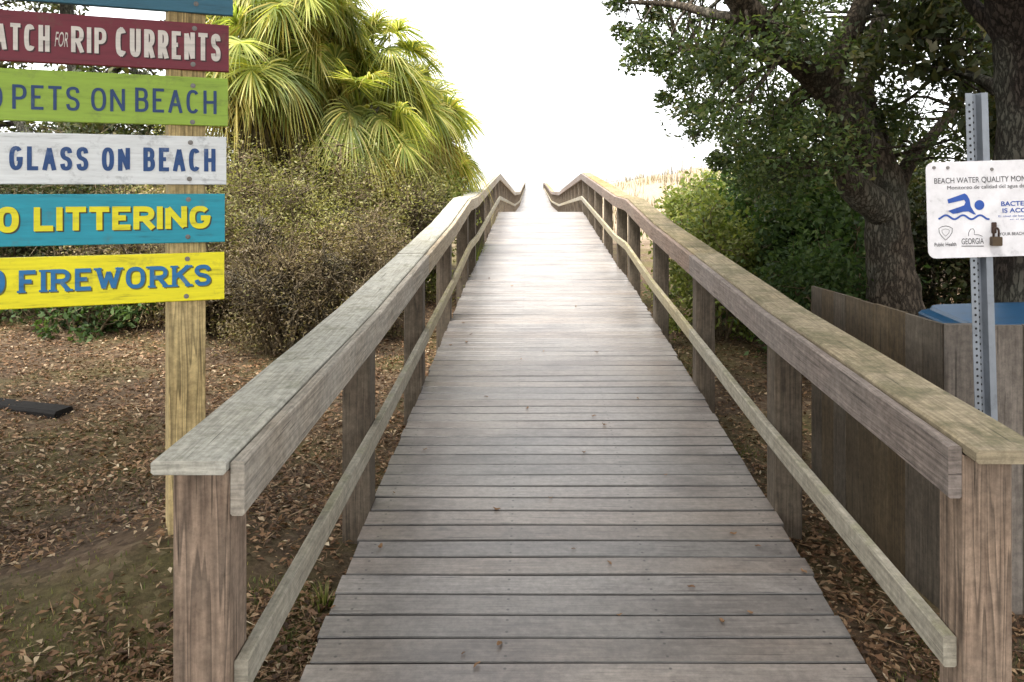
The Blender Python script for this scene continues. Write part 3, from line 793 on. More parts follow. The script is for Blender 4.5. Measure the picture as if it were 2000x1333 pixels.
gal = paint('galvanised steel', (0.24, 0.265, 0.30, 1), dirt=(0.10, 0.105, 0.12, 1), amt=0.6, metal=0.45, rough=0.5, streak=False)
po = mb.build('post', gal, wq)
hl = Flat()
z = 0.1
while z < hi - 0.02:
    hl.disc(-0.031, z, 0.0048, 0.0012, 12); hl.disc(0.0, z + 0.012, 0.005, 0.0345, 12); z += 0.0254 * 1.05
hl.build('hole', M['dark'], po)
# panel, leaning with its post
x0, zt = wpt(1808, 318); _, zb = wpt(1808, 506); x1 = wpt(2072, 318)[0]
fl = Flat(); r = 0.04
def rrect(x0, z0, x1, z1, r, n=6):
    o = []
    for cx, cz, a0 in ((x1 - r, z1 - r, 0), (x0 + r, z1 - r, 90), (x0 + r, z0 + r, 180), (x1 - r, z0 + r, 270)):
        rr = r
        for k in range(n + 1):
            a = R(a0 + 90 * k / n); o.append((cx + rr * math.cos(a), cz + rr * math.sin(a)))
    return o
sec = rrect(x0, zb, x1, zt, 0.03)
mb = MB(); mb.sweep([(lambda a, b, yy=yy: Vector((a, yy, b))) for yy in (-0.004, 0.0)], sec)
pan = mb.build('panel', paint('white sign enamel', (0.74, 0.73, 0.76, 1), amt=0.15, rough=0.35, streak=False), wq)
bluec = paint('blue sign print', lin(24, 74, 160), amt=0.0, rough=0.4, streak=False)
blackc = paint('black sign print', (0.03, 0.03, 0.035, 1), amt=0.0, rough=0.4, streak=False)
YP = -0.0052
def zp(zx, zy):   # coordinates read off an enlarged crop of the sign
    return wpt(1780 + zx / 3.332, 150 + zy / 3.332)
def ztext(flat, body, a, b, t, bt, off=0.0):
    q = zp(a, (t + bt) / 2)[0]; q2 = zp(b, (t + bt) / 2)[0]; z1 = zp((a + b) / 2, t)[1]; z0 = zp((a + b) / 2, bt)[1]
    flat.add(text_mesh(body, (q, z0, q2, z1), YP, off))
fb, fk = Flat(), Flat()
sw = [(233, 800), (345, 760), (362, 772), (378, 800), (386, 845), (402, 872), (420, 898), (404, 897), (372, 878), (335, 880), (300, 890), (270, 894), (238, 874), (300, 853), (342, 838), (352, 818), (342, 803), (240, 826)]
fb.poly([(zp(a, b)[0], YP, zp(a, b)[1]) for a, b in sw])
c = zp(442, 836); fb.disc(c[0], c[1], 0.0195, YP)
wave = []
for k in range(41):
    t = k / 40; wave.append(zp(175 + 333 * t, 915 - 13 * math.cos(t * math.pi * 6 + 0.35 + math.pi)))
fb.line(wave, 0.0075, YP)
ztext(fb, 'BACTERIA LEVEL', 583, 950, 807, 838, 0.02); ztext(fb, 'IS ACCEPTABLE', 592, 940, 852, 882, 0.02)
ztext(fb, 'El nivel de bacterias es aceptable', 566, 955, 897, 914, 0.0); ztext(fb, 'en el agua de la playa', 640, 900, 920, 932, 0.0)
fb.build('blue_print', bluec, pan)
ztext(fk, 'BEACH WATER QUALITY MONITORING', 148, 920, 650, 693, 0.0)
ztext(fk, 'Monitoreo de calidad del agua de la playa', 233, 860, 702, 734, 0.0)
shield = [(178, 988), (200, 976), (222, 972), (245, 976), (266, 988), (264, 1015), (248, 1040), (222, 1064), (197, 1040), (181, 1015)]
fk.line([zp(a, b) for a, b in shield], 0.0022, YP, True)
fk.line([zp(222 + (a - 222) * 0.55, 1012 + (b - 1012) * 0.5) for a, b in shield], 0.0014, YP, True)
ztext(fk, 'Public Health', 150, 292, 1080, 1104, 0.01)
ztext(fk, 'GEORGIA', 326, 470, 1052, 1090, 0.0)
fk.line([zp(326, 1103), zp(470, 1103)], 0.003, YP)
fk.line([zp(370, 1038), zp(372, 1015), zp(385, 992), zp(402, 990), (zp(410, 1005)), zp(408, 1028), zp(440, 1030), zp(462, 1040)], 0.002, YP)
ztext(fk, 'YOUR BEACH IS', 572, 760, 1012, 1032, 0.005)
fk.build('black_print', blackc, pan)
for bx_, by_ in ((1824, 328), (1851, 328), (1937, 331)):
    q = wpt(bx_, by_); b = MB(); tube(b, [(q[0], -0.0035, q[1]), (q[0], -0.008, q[1])], [0.007, 0.006], 12); b.build('bolt', M['bolt'], pan)
# padlock hanging on the panel
lk = zp(535, 1040)
a_ = Matrix.Rotation(R(-1.75), 4, 'Y')
lp = wb + a_ @ Vector((lk[0], -0.022, lk[1]))
pad = tag(empty('padlock', lp), 'small rusty brass padlock hanging on the white water quality sign', 'padlock')
brass = paint('tarnished brass', (0.09, 0.062, 0.038, 1), dirt=(0.03, 0.02, 0.015, 1), amt=0.8, metal=0.6, rough=0.55, streak=False)
mb = MB(); mb.sweep([(lambda a, b, yy=yy: Vector((a, yy, b))) for yy in (-0.011, -0.008, 0.008, 0.011)], rrect(-0.019, -0.036, 0.019, 0.0, 0.005, 3))
mb.build('body', brass, pad)
mb = MB(); th = [R(180 - 180 * k / 10) for k in range(11)]
tube(mb, [(-0.010, 0, -0.004)] + [(0.010 * math.cos(t), 0, 0.022 + 0.012 * math.sin(t)) for t in th] + [(0.010, 0, -0.004)], [0.0042] * 13, 8)
mb.build('shackle', M['rusty'], pad, smooth=True)
mb = MB(); mb.sweep([(lambda a, b, yy=yy: Vector((a, yy, b))) for yy in (0.0135, 0.0160)], rrect(-0.010, 0.012, 0.010, 0.056, 0.004, 3))
mb.build('hasp', M['rusty'], pad)

# ------------------------------------------------------------------ bin enclosure
EX, EY0, EY1, EX1 = 1.745, 3.46, 4.84, 3.3
etop = EYE - 0.573
en = tag(empty('bin_enclosure', (EX, EY0, ground(EX, EY0))), 'low wooden board enclosure around a blue bin behind the right railing', 'enclosure')
def panel_boards(p0, p1, z0f, z1, bwid, th, gap=0.004, drop_amp=0.004):
    mb = MB(); p0, p1 = Vector(p0), Vector(p1); L = (p1 - p0).length; d = (p1 - p0).normalized()
    n = int(L / bwid); ww = L / n
    nrm = Vector((-d.y, d.x))
    for i in range(n):
        c0 = p0 + d * (i + 0.5) * ww; dn = RND.uniform(-0.003, 0.003)
        fns = [(lambda a, b, z=z: Vector((c0.x + d.x * a + nrm.x * (b + dn), c0.y + d.y * a + nrm.y * (b + dn), z))) for z in (z0f, z1 + RND.uniform(-drop_amp, drop_amp))]
        mb.sweep(fns, chamf(ww - gap, th, 0.002))
    return mb
gb = ground(1.8, 4) - 0.05
at_parent(panel_boards((EX + 0.008, EY0 + 0.022), (EX - 0.09, EY1), gb, etop, 0.14, 0.02).build('side_panel', M['fence']), en)
mb = MB(); vpost(mb, EX + 0.065, EY0, gb - 0.2, etop + 0.004, 0.13, 0.04); at_parent(mb.build('corner_board', M['gate']), en)
at_parent(panel_boards((EX + 0.165, EY0 - 0.005), (EX1, EY0 - 0.02), gb + 0.05, etop + 0.004, 0.15, 0.022).build('gate', M['gate']), en)
at_parent(panel_boards((EX1, EY0 + 0.05), (EX1, EY1), gb, etop, 0.14, 0.02).build('side_panel', M['fence']), en)
for (ax, ay), (bx, by) in (((EX + 0.035, EY0 + 0.08), (EX - 0.05, EY1)),):
    mb = MB()
    for zz in (gb + 0.25, etop - 0.16): beam(mb, (ax, ay, zz), (bx, by, zz), 0.04, 0.09)
    at_parent(mb.build('cross_rail', M['fence']), en)
mb = MB(); vpost(mb, EX + 0.15, EY0 + 0.075, gb - 0.2, etop - 0.03, 0.09, 0.09); at_parent(mb.build('corner_post', M['fence']), en)
# blue wheeled bin
bl = P(1935, 600, 4.15)
bz = ground(2.3, 4.15)
bin_ = tag(empty('rubbish_bin', (2.58, 4.2, bz), R(-8)), 'bright blue wheeled rubbish bin inside the wooden enclosure', 'bin')
bluep = paint('blue plastic', lin(16, 66, 100), amt=0.25, rough=0.4, streak=False, dirt=(0.02, 0.06, 0.1, 1))
toph = EYE - 0.64 - bz
mb = MB(); mb.sweep([(lambda a, b, s_=s_, z=z: Vector((a * s_, b * s_, z))) for s_, z in ((0.78, 0.05), (0.93, toph - 0.11), (1.0, toph - 0.11), (1.0, toph - 0.05))], rrect(-0.42, -0.34, 0.42, 0.34, 0.06, 4))
mb.build('body', bluep, bin_, smooth=False)
mb = MB(); mb.sweep([(lambda a, b, s_=s_, z=z: Vector((a * s_, b * s_, z + 0.02 * (a / 0.45)))) for s_, z in ((1.05, toph - 0.06), (1.06, toph - 0.03), (1.04, toph - 0.02), (0.95, toph - 0.005), (0.93, toph + 0.012), (0.6, toph + 0.02))], rrect(-0.45, -0.37, 0.45, 0.37, 0.1, 5))
mb.build('lid', bluep, bin_, smooth=False)
for sx_ in (-0.36, 0.36):
    mb = MB(); tube(mb, [(sx_ - 0.025, 0.3, 0.1), (sx_ + 0.025, 0.3, 0.1)], [0.1, 0.1], 20); mb.build('wheel', M['dark'], bin_)
mb = MB(); tube(mb, [(-0.3, 0.36, toph - 0.08), (-0.3, 0.43, toph - 0.06), (0.3, 0.43, toph - 0.06), (0.3, 0.36, toph - 0.08)], [0.015] * 4, 8); mb.build('handle', bluep, bin_)

# ------------------------------------------------------------------ trees
def clump_leaves(centers, radii, per, size, asp=0.45, squash=0.75):
    out = []
    for c, r in zip(centers, radii):
        n = int(per * RND.uniform(0.6, 1.4))
        d = unit(NR.normal(size=(n, 3))) * (NR.uniform(0, 1, size=(n, 1)) ** 0.5) * r
        d[:, 2] *= squash
        cen = np.array(c)[None, :] + d
        out.append(leaf_quads(cen, NR.uniform(0.65, 1.3, size=n) * size, asp))
    return np.concatenate(out)

def branchlets(mb, limbs, centers, r0=0.022, n=5, twigs=3, rad=0.4):
    allp = [(p, r) for pts, rs in limbs for p, r in zip(pts, rs)]
    for c in centers:
        c = Vector(c)
        best = min(allp, key=lambda pr: (pr[0] - c).length + (0 if pr[0].z < c.z + 0.6 else 0.5))
        a = best[0]; L = (c - a).length
        k = max(3, int(L / 0.3))
        rr = min(best[1] * 0.5, r0 * (0.6 + 0.35 * L))
        pts = []
        off = Vector((RND.uniform(-1, 1), RND.uniform(-1, 1), RND.uniform(-0.3, 1))) * 0.12 * L
        for i in range(k + 1):
            t = i / k
            pts.append(a.lerp(c, t) + off * math.sin(math.pi * t) + Vector((RND.uniform(-1, 1), RND.uniform(-1, 1), RND.uniform(-1, 1))) * 0.02 * L * (0 if i in (0, k) else 1))
        tube(mb, pts, [rr * (1 - 0.75 * i / k) for i in range(k + 1)], n, cap=False)
        for _ in range(twigs):
            d = Vector((RND.gauss(0, 1), RND.gauss(0, 1), RND.gauss(0, 0.7))).normalized() * rad * RND.uniform(0.5, 1.0)
            s = pts[-2].lerp(c, RND.uniform(0, 1))
            tube(mb, [s, s + d * 0.5 + Vector((0, 0, 0.02)), c + d], [rr * 0.28, rr * 0.2, rr * 0.1], 4, cap=False)

def tree(name, label, base, limbs_px, centers, radii, per, size, m_leaf, m_bark, rough=0.10, r0=0.022, twigs=3, asp=0.45, nside=14, extra=None):
    root = tag(empty(name, base), label, 'tree')
    mb = MB(); limbs = []
    for pts, rs in limbs_px:
        p, r = smooth_path(pts, rs, 7); limbs.append((p, r)); tube(mb, p, r, nside, rough)
    branchlets(mb, limbs, list(centers) + (list(extra[0]) if extra else []), r0, 5, twigs, float(np.mean(radii)))
    at_parent(mb.build('trunk', m_bark, None, smooth=True), root)
    V = clump_leaves(centers, radii, per, size, asp)
    if extra: V = np.concatenate([V, clump_leaves(*extra, asp)])
    at_parent(np_mesh('crown', V, 4, m_leaf), root)
    return root

def in_left_edge(py):   # silhouette of the oak's crown, as a limit in photo pixels
    return interp(py, [(-400, 1130), (-120, 1165), (-20, 1190), (40, 1215), (100, 1235), (170, 1285), (230, 1325), (290, 1395), (340, 1410), (420, 1460)])

# big oak behind the enclosure
OY = 7.0
limbs = [
    ([P(1758, 790, OY), P(1752, 690, OY), P(1749, 600, OY), P(1740, 520, OY), P(1733, 430, OY), P(1722, 360, OY), P(1695, 290, OY), P(1652, 215, OY - .1), P(1600, 150, OY - .2), P(1520, 85, OY - .5), P(1445, 0, OY - .8), P(1395, -90, OY - 1), P(1300, -190, OY - 1.3)],
     [0.40, 0.28, 0.235, 0.195, 0.18, 0.185, 0.16, 0.165, 0.15, 0.125, 0.10, 0.085, 0.05]),
    ([P(1725, 360, OY), P(1712, 270, OY + .1), P(1690, 180, OY + .3), P(1705, 80, OY + .5), P(1735, -20, OY + .6), P(1760, -140, OY + .7)], [0.13, 0.095, 0.08, 0.07, 0.06, 0.04]),
    ([P(1610, 160, OY - .2), P(1650, 80, OY - .1), P(1688, 0, OY), P(1705, -120, OY)], [0.12, 0.10, 0.085, 0.05]),
    ([P(1738, 400, OY), P(1775, 320, OY + .2), P(1830, 255, OY + .4), P(1890, 170, OY + .6), P(1920, 60, OY + .8)], [0.09, 0.065, 0.05, 0.04, 0.025]),
    ([P(1720, 410, OY - .1), P(1672, 370, OY - .3), P(1652, 335, OY - .38), P(1656, 318, OY - .4)], [0.14, 0.13, 0.10, 0.05]),
    ([P(1560, 120, OY - .35), P(1490, 110, OY), P(1420, 95, OY + .4), P(1330, 100, OY + .7)], [0.07, 0.045, 0.035, 0.02]),
    ([P(1690, 280, OY), P(1600, 250, OY + .6), P(1520, 235, OY + 1), P(1430, 245, OY + 1.3)], [0.07, 0.05, 0.035, 0.02]),
    ([P(1480, 40, OY - .7), P(1400, 30, OY - .4), P(1320, 10, OY), P(1230, 5, OY + .2)], [0.06, 0.045, 0.03, 0.015]),
]
cen, rad = [], []
for k in range(4000):
    if len(cen) >= 250: break
    py = RND.uniform(-330, 390); px = RND.uniform(1100, 1960); Y = RND.uniform(5.9, 9.2)
    if px < in_left_edge(py) + RND.uniform(15, 60): continue
    if py > 330 and px > 1600: continue
    if 1740 < px < 1930 and 40 < py < 310 and RND.random() < 0.72: continue
    if 1240 < px < 1420 and RND.random() < 0.25: continue
    # keep the front of the main limb visible
    if Y < 7.3 and px > 1380 and py > -40:
        lx = interp(py, [(-40, 1410), (0, 1445), (85, 1520), (150, 1600), (215, 1652), (290, 1695), (400, 1735)])
        if abs(px - lx) < 55: continue
    cen.append(tuple(P(px, py, Y))); rad.append(RND.uniform(0.22, 0.42))
# outlying sprigs on the left edge
for px, py in ((1205, 8), (1240, 122), (1215, 60), (1265, 75), (1290, 125), (1300, 190), (1345, 215), (1360, 262), (1405, 315), (1330, 160), (1280, 30)):
    cen.append(tuple(P(px, py, 7.4))); rad.append(RND.uniform(0.10, 0.18))
oak = tree('oak_tree', 'large live oak with forked grey trunk and broken stub behind the bin enclosure', (P(1752, 700, OY).x, OY, ground(3.1, OY)), limbs, cen, rad, 235, 0.057, M['oak_leaf'], M['bark'])

# dark oak at the right edge, crown extended unseen overhead to shade the walk
DY = 5.2
limbs2 = [
    ([P(2030, 800, DY), P(2012, 600, DY), P(2008, 400, DY), P(2005, 260, DY), P(1998, 120, DY), P(1975, 0, DY - .1), P(1930, -120, DY - .3), P(1820, -330, DY - .8), P(1600, -560, DY - 1.4)], [0.3, 0.22, 0.19, 0.175, 0.165, 0.15, 0.13, 0.11, 0.07]),
    ([P(2000, 150, DY), P(1950, 60, DY + .1), P(1900, 10, DY + .2), P(1860, -60, DY + .3)], [0.09, 0.06, 0.045, 0.03]),
    ([P(2003, 250, DY), P(1960, 180, DY + .5), P(1900, 150, DY + 1), P(1830, 140, DY + 1.5)], [0.06, 0.045, 0.035, 0.02]),
    ([P(1960, -40, DY), (1.2, 4.0, 5.2), (-0.3, 2.6, 5.9), (-2.0, 1.2, 6.2)], [0.12, 0.10, 0.08, 0.04]),
    ([P(1985, 60, DY), (2.6, 3.0, 4.8), (1.8, 0.6, 5.6), (0.5, -1.6, 6.0)], [0.12, 0.10, 0.08, 0.04]),
]
cen, rad = [], []
for k in range(70):
    px = RND.uniform(1700, 2150); py = RND.uniform(-300, 330); Y = RND.uniform(5.4, 8.5)
    if 1760 < px < 1925 and 40 < py < 320 and RND.random() < 0.7: continue
    cen.append(tuple(P(px, py, Y))); rad.append(RND.uniform(0.25, 0.45))
over, orad = [], []  # clumps added out of view, spread to shade the near deck
for k in range(470):
    x = RND.uniform(-9.0, 5.5); yy = -6.0 + 11.2 * RND.random()
    if yy > 2.5 and RND.random() < (yy - 2.5) / 3.6: continue
    z = RND.uniform(4.8, 7.2)
    over.append((x, yy, z)); orad.append(RND.uniform(0.55, 0.9))
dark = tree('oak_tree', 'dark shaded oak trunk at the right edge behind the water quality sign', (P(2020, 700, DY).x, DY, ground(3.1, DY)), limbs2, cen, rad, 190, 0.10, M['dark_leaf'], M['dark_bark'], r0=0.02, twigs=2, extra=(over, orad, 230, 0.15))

# trees behind the sign boards on the left
cen, rad = [], []
for k in range(120):
    px = RND.uniform(-260, 440); py = RND.uniform(-160, 420); Y = RND.uniform(11, 14)
    if -30 < px < 320 and -40 < py < 150 and RND.random() < 0.72: continue
    cen.append(tuple(P(px, py, Y))); rad.append(RND.uniform(0.4, 0.65))
BY = 12.2
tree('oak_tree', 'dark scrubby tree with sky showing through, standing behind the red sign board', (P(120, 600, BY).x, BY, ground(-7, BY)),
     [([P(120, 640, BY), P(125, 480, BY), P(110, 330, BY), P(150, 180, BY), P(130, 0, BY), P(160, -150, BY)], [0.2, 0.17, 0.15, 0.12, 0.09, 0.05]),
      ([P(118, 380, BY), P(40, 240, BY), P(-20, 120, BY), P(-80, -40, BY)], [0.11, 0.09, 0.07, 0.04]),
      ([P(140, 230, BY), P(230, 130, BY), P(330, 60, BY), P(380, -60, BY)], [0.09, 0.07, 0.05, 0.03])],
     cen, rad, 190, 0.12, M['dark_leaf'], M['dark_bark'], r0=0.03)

# ------------------------------------------------------------------ bushes
def bush(label, x, y, wx, wy, h, m_leaf, nleaf, size, nstem=26, asp=0.5, stem_m=None, group=None, name='bush', bare=0.0, lean=0.0, base_gap=0.0, nclump=26):
    z0 = ground(x, y)
    root = tag(empty(name, (x, y, z0)), label, 'bush', group)
    mb = MB(); tips = []
    for i in range(nstem):
        a = RND.uniform(0, 2 * math.pi); rr = math.sqrt(RND.random())
        bx, by = x + 0.35 * wx * rr * math.cos(a), y + 0.35 * wy * rr * math.sin(a)
        hh = h * (1 - 0.45 * rr * rr) * RND.uniform(0.6, 1.05)
        tx, ty = x + wx * rr * math.cos(a) + lean * hh, y + wy * rr * math.sin(a)
        p0 = Vector((bx, by, ground(bx, by) - 0.05)); p2 = Vector((tx, ty, z0 + hh)); p1 = p0.lerp(p2, 0.5) + Vector((RND.uniform(-.15, .15) * wx, RND.uniform(-.15, .15) * wy, 0.1 * h))
        pts, rs = smooth_path([p0, p1, p2], [0.016, 0.011, 0.004], 4)
        tube(mb, pts, rs, 5, cap=False)
        tips.append(p2)
        for q in pts[3:]:
            for _ in range(2 + int(bare * 4)):
                d = Vector((RND.gauss(0, 1), RND.gauss(0, 1), RND.gauss(0.2, 0.8))).normalized() * RND.uniform(0.15, 0.45) * min(wx, h)
                tube(mb, [q, q + d * 0.55 + Vector((0, 0, RND.uniform(-.04, .04))), q + d * (1.0 + 0.35 * RND.random())], [0.006, 0.0045, 0.002], 3, cap=False)
    at_parent(mb.build('stem', stem_m or M['twig'], None, smooth=True), root)
    # foliage: clumps over the crown's volume
    cs = []
    for k in range(nclump):
        a = RND.uniform(0, 2 * math.pi); rr = RND.random() ** 0.6; t = RND.uniform(base_gap, 1)
        sh = math.sqrt(max(0.05, 1 - (t * 0.9) ** 2.4))
        cs.append((x + wx * rr * sh * math.cos(a) + lean * t * h, y + wy * rr * sh * math.sin(a), z0 + h * t * (1 - 0.18 * rr)))
    cs += [tuple(t) for t in tips]
    rad = [RND.uniform(0.16, 0.36) * min(1.6, 0.6 + 0.35 * h) for _ in cs]
    V = clump_leaves(cs, rad, nleaf / len(cs), size, asp, 0.85)
    at_parent(np_mesh('foliage', V, 4, m_leaf), root)
    return root

def bush_px(label, px, py_top, Y, wpx, m_leaf, nleaf, size, **kw):
    x = (px - CX) / F * Y; h = EYE + (CY - py_top) / F * Y - ground(x, Y)
    return bush(label, x, Y, wpx / F * Y / 2, kw.pop('wy', 0.8), max(0.4, h), m_leaf, nleaf, size, **kw)

# right side
bush_px('loose yellow-green bush just right of the railing where the sand dune shows', 1385, 325, 11.0, 190, M['lime_leaf'], 6500, 0.075)
bush_px('tall dark green bush under the oak limb, left of the oak trunk', 1490, 285, 9.6, 240, M['bush_leaf'], 8500, 0.085, wy=1.0)
bush_px('low bright green bush pressed against the railing in front of the yellow-green bush', 1400, 410, 8.8, 200, M['lime_leaf'], 5000, 0.07)
bush_px('broad dark evergreen bush beside the oak trunk base', 1610, 345, 8.6, 260, M['bush_leaf'], 8500, 0.085, wy=1.0)
bush_px('feathery mid-green bush behind the far corner of the bin enclosure', 1585, 470, 7.6, 220, M['bush_leaf'], 6500, 0.06)
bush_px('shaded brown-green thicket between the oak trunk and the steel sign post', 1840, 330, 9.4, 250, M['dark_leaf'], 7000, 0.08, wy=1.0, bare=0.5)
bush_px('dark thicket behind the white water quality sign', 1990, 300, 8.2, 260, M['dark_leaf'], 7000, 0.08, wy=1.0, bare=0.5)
bush_px('pale distant scrub bush at the foot of the sand dune', 1345, 365, 17.0, 110, M['olive_leaf'], 3000, 0.08)
bush_px('dark leafy backdrop bush far behind the oak trunk', 1720, 270, 12.5, 340, M['dark_leaf'], 7000, 0.12, wy=1.2)
bush_px('dim green backdrop bush far behind the tall dark bush', 1540, 300, 12.0, 300, M['bush_leaf'], 6500, 0.11, wy=1.2)

# left side
tk = dict(bare=1.9, nstem=46, nclump=44, asp=0.34)
bush_px('twiggy brown brush just right of the sign boards', 500, 300, 9.0, 260, M['olive_leaf'], 17000, 0.038, **tk)
bush_px('olive brown brush in the middle of the thicket under the palms', 640, 290, 9.4, 260, M['olive_leaf'], 19000, 0.038, **tk)
bush_px('olive green brush beneath the drooping palm fronds', 765, 310, 10.4, 240, M['olive_leaf'], 17000, 0.04, **tk)
bush_px('green brush crowding the railing below the last palm', 830, 335, 11.8, 180, M['lime_leaf'], 6500, 0.06)
bush_px('low brown brush at the edge of the leaf litter beside the railing', 705, 420, 8.7, 220, M['brown_leaf'], 9500, 0.032, **tk)
bush_px('low twiggy brush on the leaf litter behind the yellow pine post', 560, 430, 8.4, 240, M['brown_leaf'], 9500, 0.032, **tk)
bush_px('tangled brown brush right behind the turquoise sign board', 400, 400, 8.8, 260, M['brown_leaf'], 9500, 0.032, **tk)
bush_px('tall olive brush right behind the green sign board', 420, 190, 11.0, 300, M['olive_leaf'], 18000, 0.042, wy=1.0, **tk)
bush_px('dark undergrowth filling the gap below the yellow sign board', 300, 380, 9.3, 300, M['brown_leaf'], 11000, 0.04, bare=1.0, nstem=40, nclump=44)
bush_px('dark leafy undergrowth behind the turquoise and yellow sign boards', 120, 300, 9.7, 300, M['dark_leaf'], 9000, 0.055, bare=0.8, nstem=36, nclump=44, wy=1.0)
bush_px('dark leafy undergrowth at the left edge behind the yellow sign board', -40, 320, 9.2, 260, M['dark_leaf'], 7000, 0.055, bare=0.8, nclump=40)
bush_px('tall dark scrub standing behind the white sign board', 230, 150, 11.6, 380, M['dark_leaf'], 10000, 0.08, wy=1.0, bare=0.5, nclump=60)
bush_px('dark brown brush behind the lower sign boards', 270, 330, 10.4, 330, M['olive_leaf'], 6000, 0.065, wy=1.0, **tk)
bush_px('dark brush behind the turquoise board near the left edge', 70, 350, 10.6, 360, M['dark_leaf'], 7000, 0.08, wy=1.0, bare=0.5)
bush_px('small dark green bush on the leaf litter under the yellow sign board', 165, 545, 8.6, 260, M['bush_leaf'], 3200, 0.07, wy=0.4)
bush_px('brush closing the view behind the thicket under the palms', 610, 330, 12.6, 420, M['olive_leaf'], 7500, 0.09, wy=1.0)

# ------------------------------------------------------------------ palms
def palm(label, px, py, Y, nf, leaf_len, dry=6, seed=0):
    rs = np.random.RandomState(seed)
    c = np.array(P(px, py, Y)); x = c[0]
    gz = ground(x, Y)
    root = tag(empty('palm_tree', (x, Y, gz)), label, 'palm tree', None)
    mb = MB()
    n = 12; pts = [Vector((x + 0.05 * math.sin(i), Y, gz - 0.2 + (c[2] - gz + 0.1) * i / n)) for i in range(n + 1)]
    tube(mb, pts, [0.2 + 0.02 * (i % 2) for i in range(n + 1)], 12, 0.12)
    # old leaf boots
    for i in range(40):
        a = rs.uniform(0, 6.28); z = rs.uniform(0.4, 1) * (c[2] - gz)
        b = Vector((x + 0.19 * math.cos(a), Y + 0.19 * math.sin(a), gz + z)); o = Vector((math.cos(a), math.sin(a), 1.2)).normalized() * 0.2
        tube(mb, [b, b + o], [0.035, 0.015], 5)
    at_parent(mb.build('trunk', M['palm_bark'], None, smooth=True), root)
    green, yel, stems = [], [], MB()
    for i in range(nf + dry):
        isdry = i >= nf
        az = rs.uniform(0, 2 * math.pi)
        el = R(rs.uniform(-60, -25)) if isdry else math.asin(rs.uniform(-0.45, 0.98))
        d = np.array([math.cos(az) * math.cos(el), math.sin(az) * math.cos(el), math.sin(el)])
        pl = rs.uniform(0.32, 0.62) * (0.8 if isdry else 1)
        p0 = c; p1 = c + d * pl * 0.55; p2 = c + d * pl + np.array([0, 0, -0.10 * pl - (0.1 if el < 0.6 else 0)])
        tube(stems, [p0, p1, p2], [0.022, 0.014, 0.010], 5, cap=False)
        ax = unit(p2 - p1 + np.array([0, 0, -0.05]))
        side = np.cross(ax, [0, 0, 1]); side = unit(side) if np.linalg.norm(side) > 0.05 else np.array([1.0, 0, 0])
        nrm = np.cross(side, ax)
        roll = rs.uniform(-1.1, 1.1)
        side, nrm = side * math.cos(roll) + nrm * math.sin(roll), nrm * math.cos(roll) - side * math.sin(roll)
        nl = 44
        droop = rs.uniform(0.2, 1.1) if not isdry else rs.uniform(0.9, 1.4)
        for k in range(nl):
            t = (k / (nl - 1) - 0.5) * 2
            th = t * R(118)
            base = p2 + ax * 0.18 * math.cos(t * 1.3)
            dd = ax * math.cos(th) + side * math.sin(th) + nrm * (0.25 * abs(t) + rs.uniform(-0.13, 0.13))
            dd = unit(dd)
            L = leaf_len * (1 - 0.35 * abs(t) ** 2) * rs.uniform(0.85, 1.1)
            wv = unit(np.cross(dd, nrm + rs.normal(size=3) * 0.35))
            strip = []
            for s_, wd in ((0.0, 0.006), (0.3, 0.012), (0.6, 0.009), (0.82, 0.005), (1.0, 0.001)):
                q = base + dd * L * s_ + np.array([0, 0, -1]) * droop * L * max(0, s_ - 0.25) ** 2 * 1.1
                if s_ > 0.5: q = q + np.array([0, 0, -0.02])
                strip.append([q - wv * wd, q + wv * wd])
            (yel if isdry or rs.rand() < 0.05 else green).append(strip)
    at_parent(strips_mesh('crown', np.array(green), M['palm']), root)
    at_parent(strips_mesh('drooping_frond', np.array(yel), M['palm_dry']), root)
    at_parent(stems.build('petiole', M['palm'], None, smooth=True), root)
    return root
palm('tallest fan palm, crown cut by the top of the photo, right of the red board', 575, -40, 10.2, 44, 0.56, 8, 1)
palm('fan palm with yellow hanging fronds beside the green sign board', 490, 105, 9.8, 30, 0.52, 12, 2)
palm('fan palm at the top middle of the palm clump, above the yellow fronds', 620, 60, 10.6, 40, 0.55, 12, 3)
palm('fan palm with upswept fronds against the white sky', 725, 120, 11.2, 40, 0.56, 10, 4)
palm('low grey-green fan palm half sunk in the brush', 700, 215, 10.4, 28, 0.5, 12, 5)
palm('fan palm near the railing end of the clump, fronds hanging down', 790, 215, 12.0, 36, 0.58, 16, 6)
palm('small fan palm with straw coloured skirt beside the railing', 838, 292, 12.8, 26, 0.5, 16, 8)
palm('squat fan palm with pale green fronds low behind the brush', 590, 190, 10.9, 30, 0.52, 14, 9)

# ------------------------------------------------------------------ ground cover
def scatter_ok(x, y):
    if XC - HW - 0.02 < x < XC + HW + 0.02: return False
    if EX - 0.12 < x < EX1 and EY0 - 0.03 < y < EY1 + 0.05: return False
    return True
pts = []
while len(pts) < 110000:
    y_ = 1.7 + 10.0 * RND.random() ** 1.7
    if RND.random() < 0.72: x_ = RND.uniform(-1.15 - 0.72 * y_, -0.8)
    else: x_ = RND.uniform(1.2, 1.5 + 0.45 * y_)
    if not scatter_ok(x_, y_): continue
    dn = mnoise.noise(Vector((x_ * 0.7, y_ * 0.7, 5))) + 0.5 * mnoise.noise(Vector((x_ * 2.1, y_ * 2.1, 9)))
    keep = 0.8 + 1.5 * dn + (0.25 if y_ < 3.6 else 0) + (0.35 if 5.2 < y_ < 10 else 0) + (0.3 if x_ > 0 else 0)
    if RND.random() > keep: continue
    pts.append((x_, y_, ground(x_, y_) + RND.uniform(0.004, 0.02)))
A = np.array(pts)
V = leaf_quads(A, NR.uniform(0.25, 1.0, size=len(A)) ** 1.5 * 0.05 + 0.006, 0.42, flat=True, fold=0.14)
